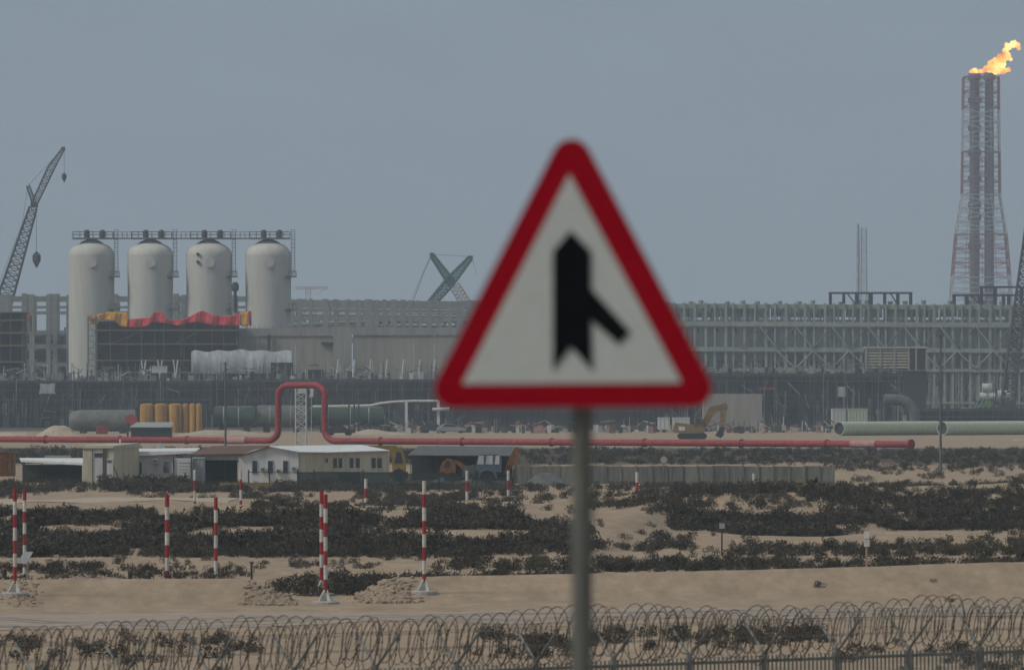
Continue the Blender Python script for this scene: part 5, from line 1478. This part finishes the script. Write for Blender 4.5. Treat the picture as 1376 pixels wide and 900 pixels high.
mass('scrub', 'dark band of low scrub along the foot of cabins and wall', [
    (-20, 1400, 652, 661, 620, .3, .55, .2), (330, 800, 661, 690, 330, .28, .55, .47), (-20, 330, 660, 672, 70, .3, .55, .45), (-10, 110, 652, 664, 60, .4, .7, 0),
    (140, 262, 652, 662, 110, .5, 1.0, .3), (262, 330, 654, 662, 50, .35, .6, 0), (370, 470, 653, 662, 60, .4, .8, .3)], 33)
mass('scrub', 'low dark scrub rows close behind the berm crest', [
    (580, 1400, 755, 768, 360, .25, .5, .30), (980, 1400, 735, 748, 260, .25, .45, .32), (-10, 130, 760, 772, 50, .25, .45, .45), (-10, 60, 782, 788, 25, .3, .45, 0),
    (490, 660, 779, 787, 70, .3, .5, .25), (640, 800, 772, 782, 60, .25, .45, .3), (60, 340, 764, 780, 90, .2, .38, .45), (340, 500, 756, 766, 20, .2, .35, .4), (800, 1376, 760, 772, 120, .22, .42, .42)], 34)
mass('scrub', 'dark grey scrub on the rubble bank below the pipeline', [
    (-30, 1420, 606, 613, 560, .4, .75, .14), (-30, 1420, 612, 625, 800, .35, .7, .18), (1110, 1420, 627, 633, 60, .3, .7, .4)], 35)
mass('scrub', 'low dark scrub on the sand between the razor wire and track', [
    (-20, 340, 858, 905, 45, .2, .42, .52), (620, 790, 858, 890, 45, .22, .42, .42), (790, 1110, 848, 868, 75, .22, .42, .38), (1100, 1400, 872, 905, 30, .2, .35, .55)], 36)

MARKS = [(-10, 'left picture edge'), (20, 'leftmost pole'), (75, 'low canopy shed'), (145, 'cream cabin'), (224, 'lone striped pole'), (290, 'pole left of the pair'), (362, 'gabled office'), (435, 'pole pair'), (505, 'yellow truck'), (570, 'white-topped pole'), (655, 'backhoe'), (783, 'sign post'), (856, 'far pole by the wall'), (935, 'excavator'), (1013, 'pole at the wall end'), (1127, 'open pipe end'), (1165, 'post with two plates'), (1264, 'lamp post'), (1376, 'right picture edge')]
ORD = ['first', 'second', 'third', 'fourth', 'fifth', 'sixth', 'seventh', 'eighth', 'ninth', 'tenth', 'eleventh', 'twelfth', 'thirteenth', 'fourteenth', 'fifteenth', 'sixteenth', 'seventeenth', 'eighteenth', 'nineteenth', 'twentieth', 'twenty-first', 'twenty-second']
def shrub(x, y, s, wide, label, group, rr, dry=False, name='shrub'):
    ob = bpy.data.objects.new(name, PM[rr.randrange(6)][1 if dry else 0]); COL.objects.link(ob)
    ob.location = (x, y, h1(x, y) - .02); ob.rotation_euler.z = rr.uniform(0, 6.28); ob.scale = (s * wide, s * wide, s * 1.2)
    return tag(ob, label, 'shrub', group)
def scatter(label, group, zones, seed):
    rr = random.Random(seed); made = {}
    for (px0, px1, py0, py1, n, s0, s1, clump) in zones:
        for x, y in spots(px0, px1, py0, py1, n, rr, clump, off=seed):
            ob = shrub(x, y, rr.uniform(s0, s1), rr.uniform(1, 1.7), label, group, rr, rr.random() < .2)
            px = 688 + x / y * F
            made.setdefault(min(MARKS, key=lambda m_: abs(m_[0] - px)), []).append((px, ob))
    for mk, lst in made.items():
        for k, (px, ob) in enumerate(sorted(lst, key=lambda q: q[0])):
            ob['label'] = label + ', ' + ORD[min(k, 21)] + ' from left nearest the ' + mk[1]
scatter('low dark shrub in the berm gap', 'shrubs in the berm gap', [(376, 500, 794, 801, 20, .55, .85, 0), (395, 480, 787, 794, 8, .6, .85, 0)], 51)
scatter('rounded shrub edging the thicket', 'shrubs edging the thicket', [(-10, 640, 742, 752, 34, .25, .5, .2), (640, 900, 736, 748, 14, .25, .5, .2)], 52)
scatter('small shrub on the far right sand', 'shrubs on the far right sand', [(1110, 1390, 630, 648, 30, .3, .75, .25)], 53)
scatter('round shrub on the middle sand', 'shrubs on the middle sand', [(340, 800, 666, 690, 40, .35, .75, .3), (800, 1390, 662, 690, 34, .35, .7, .3), (0, 330, 688, 703, 16, .3, .6, 0)], 54)
scatter('small shrub behind the berm crest', 'shrubs behind the berm crest', [(360, 800, 750, 762, 16, .2, .35, 0), (780, 1000, 705, 745, 18, .25, .55, .3), (150, 330, 750, 765, 10, .2, .4, 0)], 55)
scatter('low shrub behind the razor wire', 'shrubs behind the razor wire', [(-10, 330, 858, 890, 13, .22, .40, .3), (640, 1090, 852, 874, 16, .25, .42, .3), (1120, 1376, 868, 895, 6, .2, .35, 0)], 56)
for px, py, s, lab in ((1097, 797, .30, 'single dark shrub on the bare right slope of the berm'), (1254, 795, .16, 'tiny shrub left of two on the far right berm slope'), (1277, 793, .22, 'small dark tuft second from right on the berm slope'), (1317, 788, .14, 'tiny dark tuft right of the small tufts on berm'), (1372, 789, .22, 'dark tuft at the right picture edge on the berm'), (1008, 729, .45, 'round dark shrub on bare sand right of the plate post'), (920, 710, .75, 'large pale dry shrub on the sand slope right of post')):
    x_, y_ = spots(px - .5, px + .5, py - .3, py + .3, 1, R)[0]
    shrub(x_, y_, s, 1.5, lab, 'lone shrubs on bare sand', R, px == 920)

# ================================================================== security fence and razor wire
FA = Vector((-10.53, 136.6, 0)); FB = Vector((13.2, 162.6, 0))
fd = (FB - FA); FLEN = fd.length; fu = fd.normalized(); fn = Vector((-fu.y, fu.x, 0))
PITCH = 2.03; NP = int(FLEN / PITCH) + 1; FH = 2.42
t = thing('security_fence', 'grey palisade security fence with forked posts across the foreground', 'fence', tuple((FA + FB) / 2))
panel_me = None
def fpt(s, z, off=0): p = FA + fu * s + fn * off; return (p.x, p.y, z)
for k in range(NP):
    s = k * PITCH
    p = part('post', MB().tube(fpt(s, 0), fpt(s, FH + .06), .055, 8), M['galv'], t, True)
    for q in (-1, 1):
        # forked arms lie in the plane across the fence line, so both prongs show against the sand
        part('fork_arm', MB().path([fpt(s, FH), fpt(s + .02, FH + .30, q * .26), fpt(s + .03, FH + .60, q * .52)], .024, 6), M['galv'], p, True)
for k in range(NP - 1):
    s = k * PITCH; mb = MB(); w = .11
    n = int(PITCH / w)
    for q in range(1, n):
        a = s + q * PITCH / n; mb.box(0, 0, 0, 0, 0, 0) if False else None
        mb.tube(fpt(a, .05), fpt(a, FH - .02), .022, 4)
    pn = part('pale', mb, M['galv'], t); pn['kind'] = 'stuff'
    for z in (.35, FH - .12):
        part('rail', MB().tube(fpt(s + .06, z, .035), fpt(s + PITCH - .06, z, .035), .03, 5), M['galv'], t)
for q in (-1, 1):
    for z, off in ((FH + .30, .26), (FH + .58, .5)):
        part('line_wire', MB().tube(fpt(0, z, q * off), fpt((NP - 1) * PITCH, z, q * off), .006, 4), M['galv'], t)
def razor(label, rad_, zc, off, pitch, seed, hand, wob):
    rr = random.Random(seed); nseg = 22; L_ = (NP - 1) * PITCH; turns = int(L_ / pitch); pts = []
    jr = [rr.uniform(-1, 1) for _ in range(turns + 2)]
    for i in range(turns * nseg):
        f = i / nseg; k = int(f); w = f - k
        j = jr[k] * (1 - w) + jr[k + 1] * w
        a = 2 * math.pi * f * hand; r_ = rad_ * (1 + .2 * j)
        s = f * pitch + pitch * .9 * math.sin(a + 1.2) + wob * j
        z = zc + r_ * math.sin(a) + .05 * math.sin(f * .21 + seed) - .03 * j
        pts.append(fpt(s, z, off + r_ * math.cos(a)))
    mb = MB(); mb.path(pts, .0085, 4)
    # barbs: small blades every few centimetres
    for i in range(0, len(pts) - 1):
        p = Vector(pts[i]); q = Vector(pts[i + 1]); tt = (q - p).normalized()
        for w in (.5,):
            c = p.lerp(q, w); nrm = Vector((rr.uniform(-1, 1), rr.uniform(-1, 1), rr.uniform(-1, 1))).cross(tt).normalized() * .016
            mb.raw([tuple(c - tt * .016 - nrm), tuple(c + tt * .016 - nrm), tuple(c + tt * .016 + nrm), tuple(c - tt * .016 + nrm)], [(0, 1, 2, 3)])
    return single('razor_wire_coil', mb, M['wire'], label, 'razor wire', tuple((FA + FB) / 2), 'razor wire coils on the fence')
razor('upper loose coil of razor wire lying on the fence forks', .46, FH + .42, .0, .33, 3, 1, .24)
razor('tight inner coil of razor wire nested in the fence forks', .37, FH + .37, .05, .25, 4, -1, .18)

# ================================================================== warning sign close to the camera
d = 28.0
sx = lambda px: X(px, d); sz = lambda py: Z(py, d)
t = thing('warning_sign', 'red bordered triangular road sign with black merging arrow', 'road sign', (sx(783), d, 4.6))
def round_tri(pts, r, n=8):
    """rounded polygon through circles of radius r about pts (counter-clockwise from the camera)"""
    out = []; k = len(pts)
    for i in range(k):
        p0 = Vector((*pts[i - 1], 0)); p = Vector((*pts[i], 0)); p1 = Vector((*pts[(i + 1) % k], 0))
        a0 = math.atan2(-(p - p0).x, (p - p0).y); a1 = math.atan2(-(p1 - p).x, (p1 - p).y)
        while a1 < a0: a1 += 2 * math.pi
        for q in range(n + 1):
            a = a0 + (a1 - a0) * q / n
            out.append((p.x + r * math.cos(a), p.y + r * math.sin(a)))
    return out
cc = [(sx(609), sz(522.5)), (sx(931), sz(520.5)), (sx(768), sz(213))]
pl = part('plate', MB().prism(round_tri(cc, 26.5 * d / F), d, d + .012), M['signrim'], t)
part('red_border', MB().prism(round_tri(cc, 25.2 * d / F), d - .0035, d - .0005), M['signred'], pl)
part('white_panel', MB().prism([(sx(a), sz(b)) for a, b in ((621, 516), (916, 514), (765, 234))], d - .007, d - .004), M['signwhite'], pl)
part('arrow_symbol', MB().prism([(sx(a), sz(b)) for a, b in ((743, 498), (767, 466), (796, 498), (794, 430), (831.5, 463), (847, 446), (794, 388), (794, 338), (767, 310), (743, 338))], d - .011, d - .008), M['signblack'], pl)
part('post', MB().tube((sx(783), d + .06, 4.5), (sx(782), d + .06, sz(330)), 14.2 * d / F, 20), M['post'], t, True)
for py in (370, 500):
    part('clamp', MB().pbox(764, 802, py - 5, py + 5, d + .0125, .10), M['galv'], t)
    for px in (766, 799): part('bolt', MB().path([(sx(px), d + .115, sz(py)), (sx(px), d + .14, sz(py))], .008, 6), M['galv'], t)

# ================================================================== dusty air
hz = MB().box(-5600, 5600, -700, 8800, -6.0, 150)
hm = bpy.data.materials.new('dusty air'); hm.use_nodes = True
n = hm.node_tree.nodes; n.clear()
ho = n.new('ShaderNodeOutputMaterial'); pv = n.new('ShaderNodeVolumePrincipled')
pv.inputs['Color'].default_value = (.80, .90, 1.0, 1); pv.inputs['Density'].default_value = .00017; pv.inputs['Anisotropy'].default_value = 0.0
hm.node_tree.links.new(pv.outputs[0], ho.inputs['Volume'])
o = bpy.data.objects.new('haze', mesh_of('haze', hz)); COL.objects.link(o); o.data.materials.append(hm); o['kind'] = 'stuff'
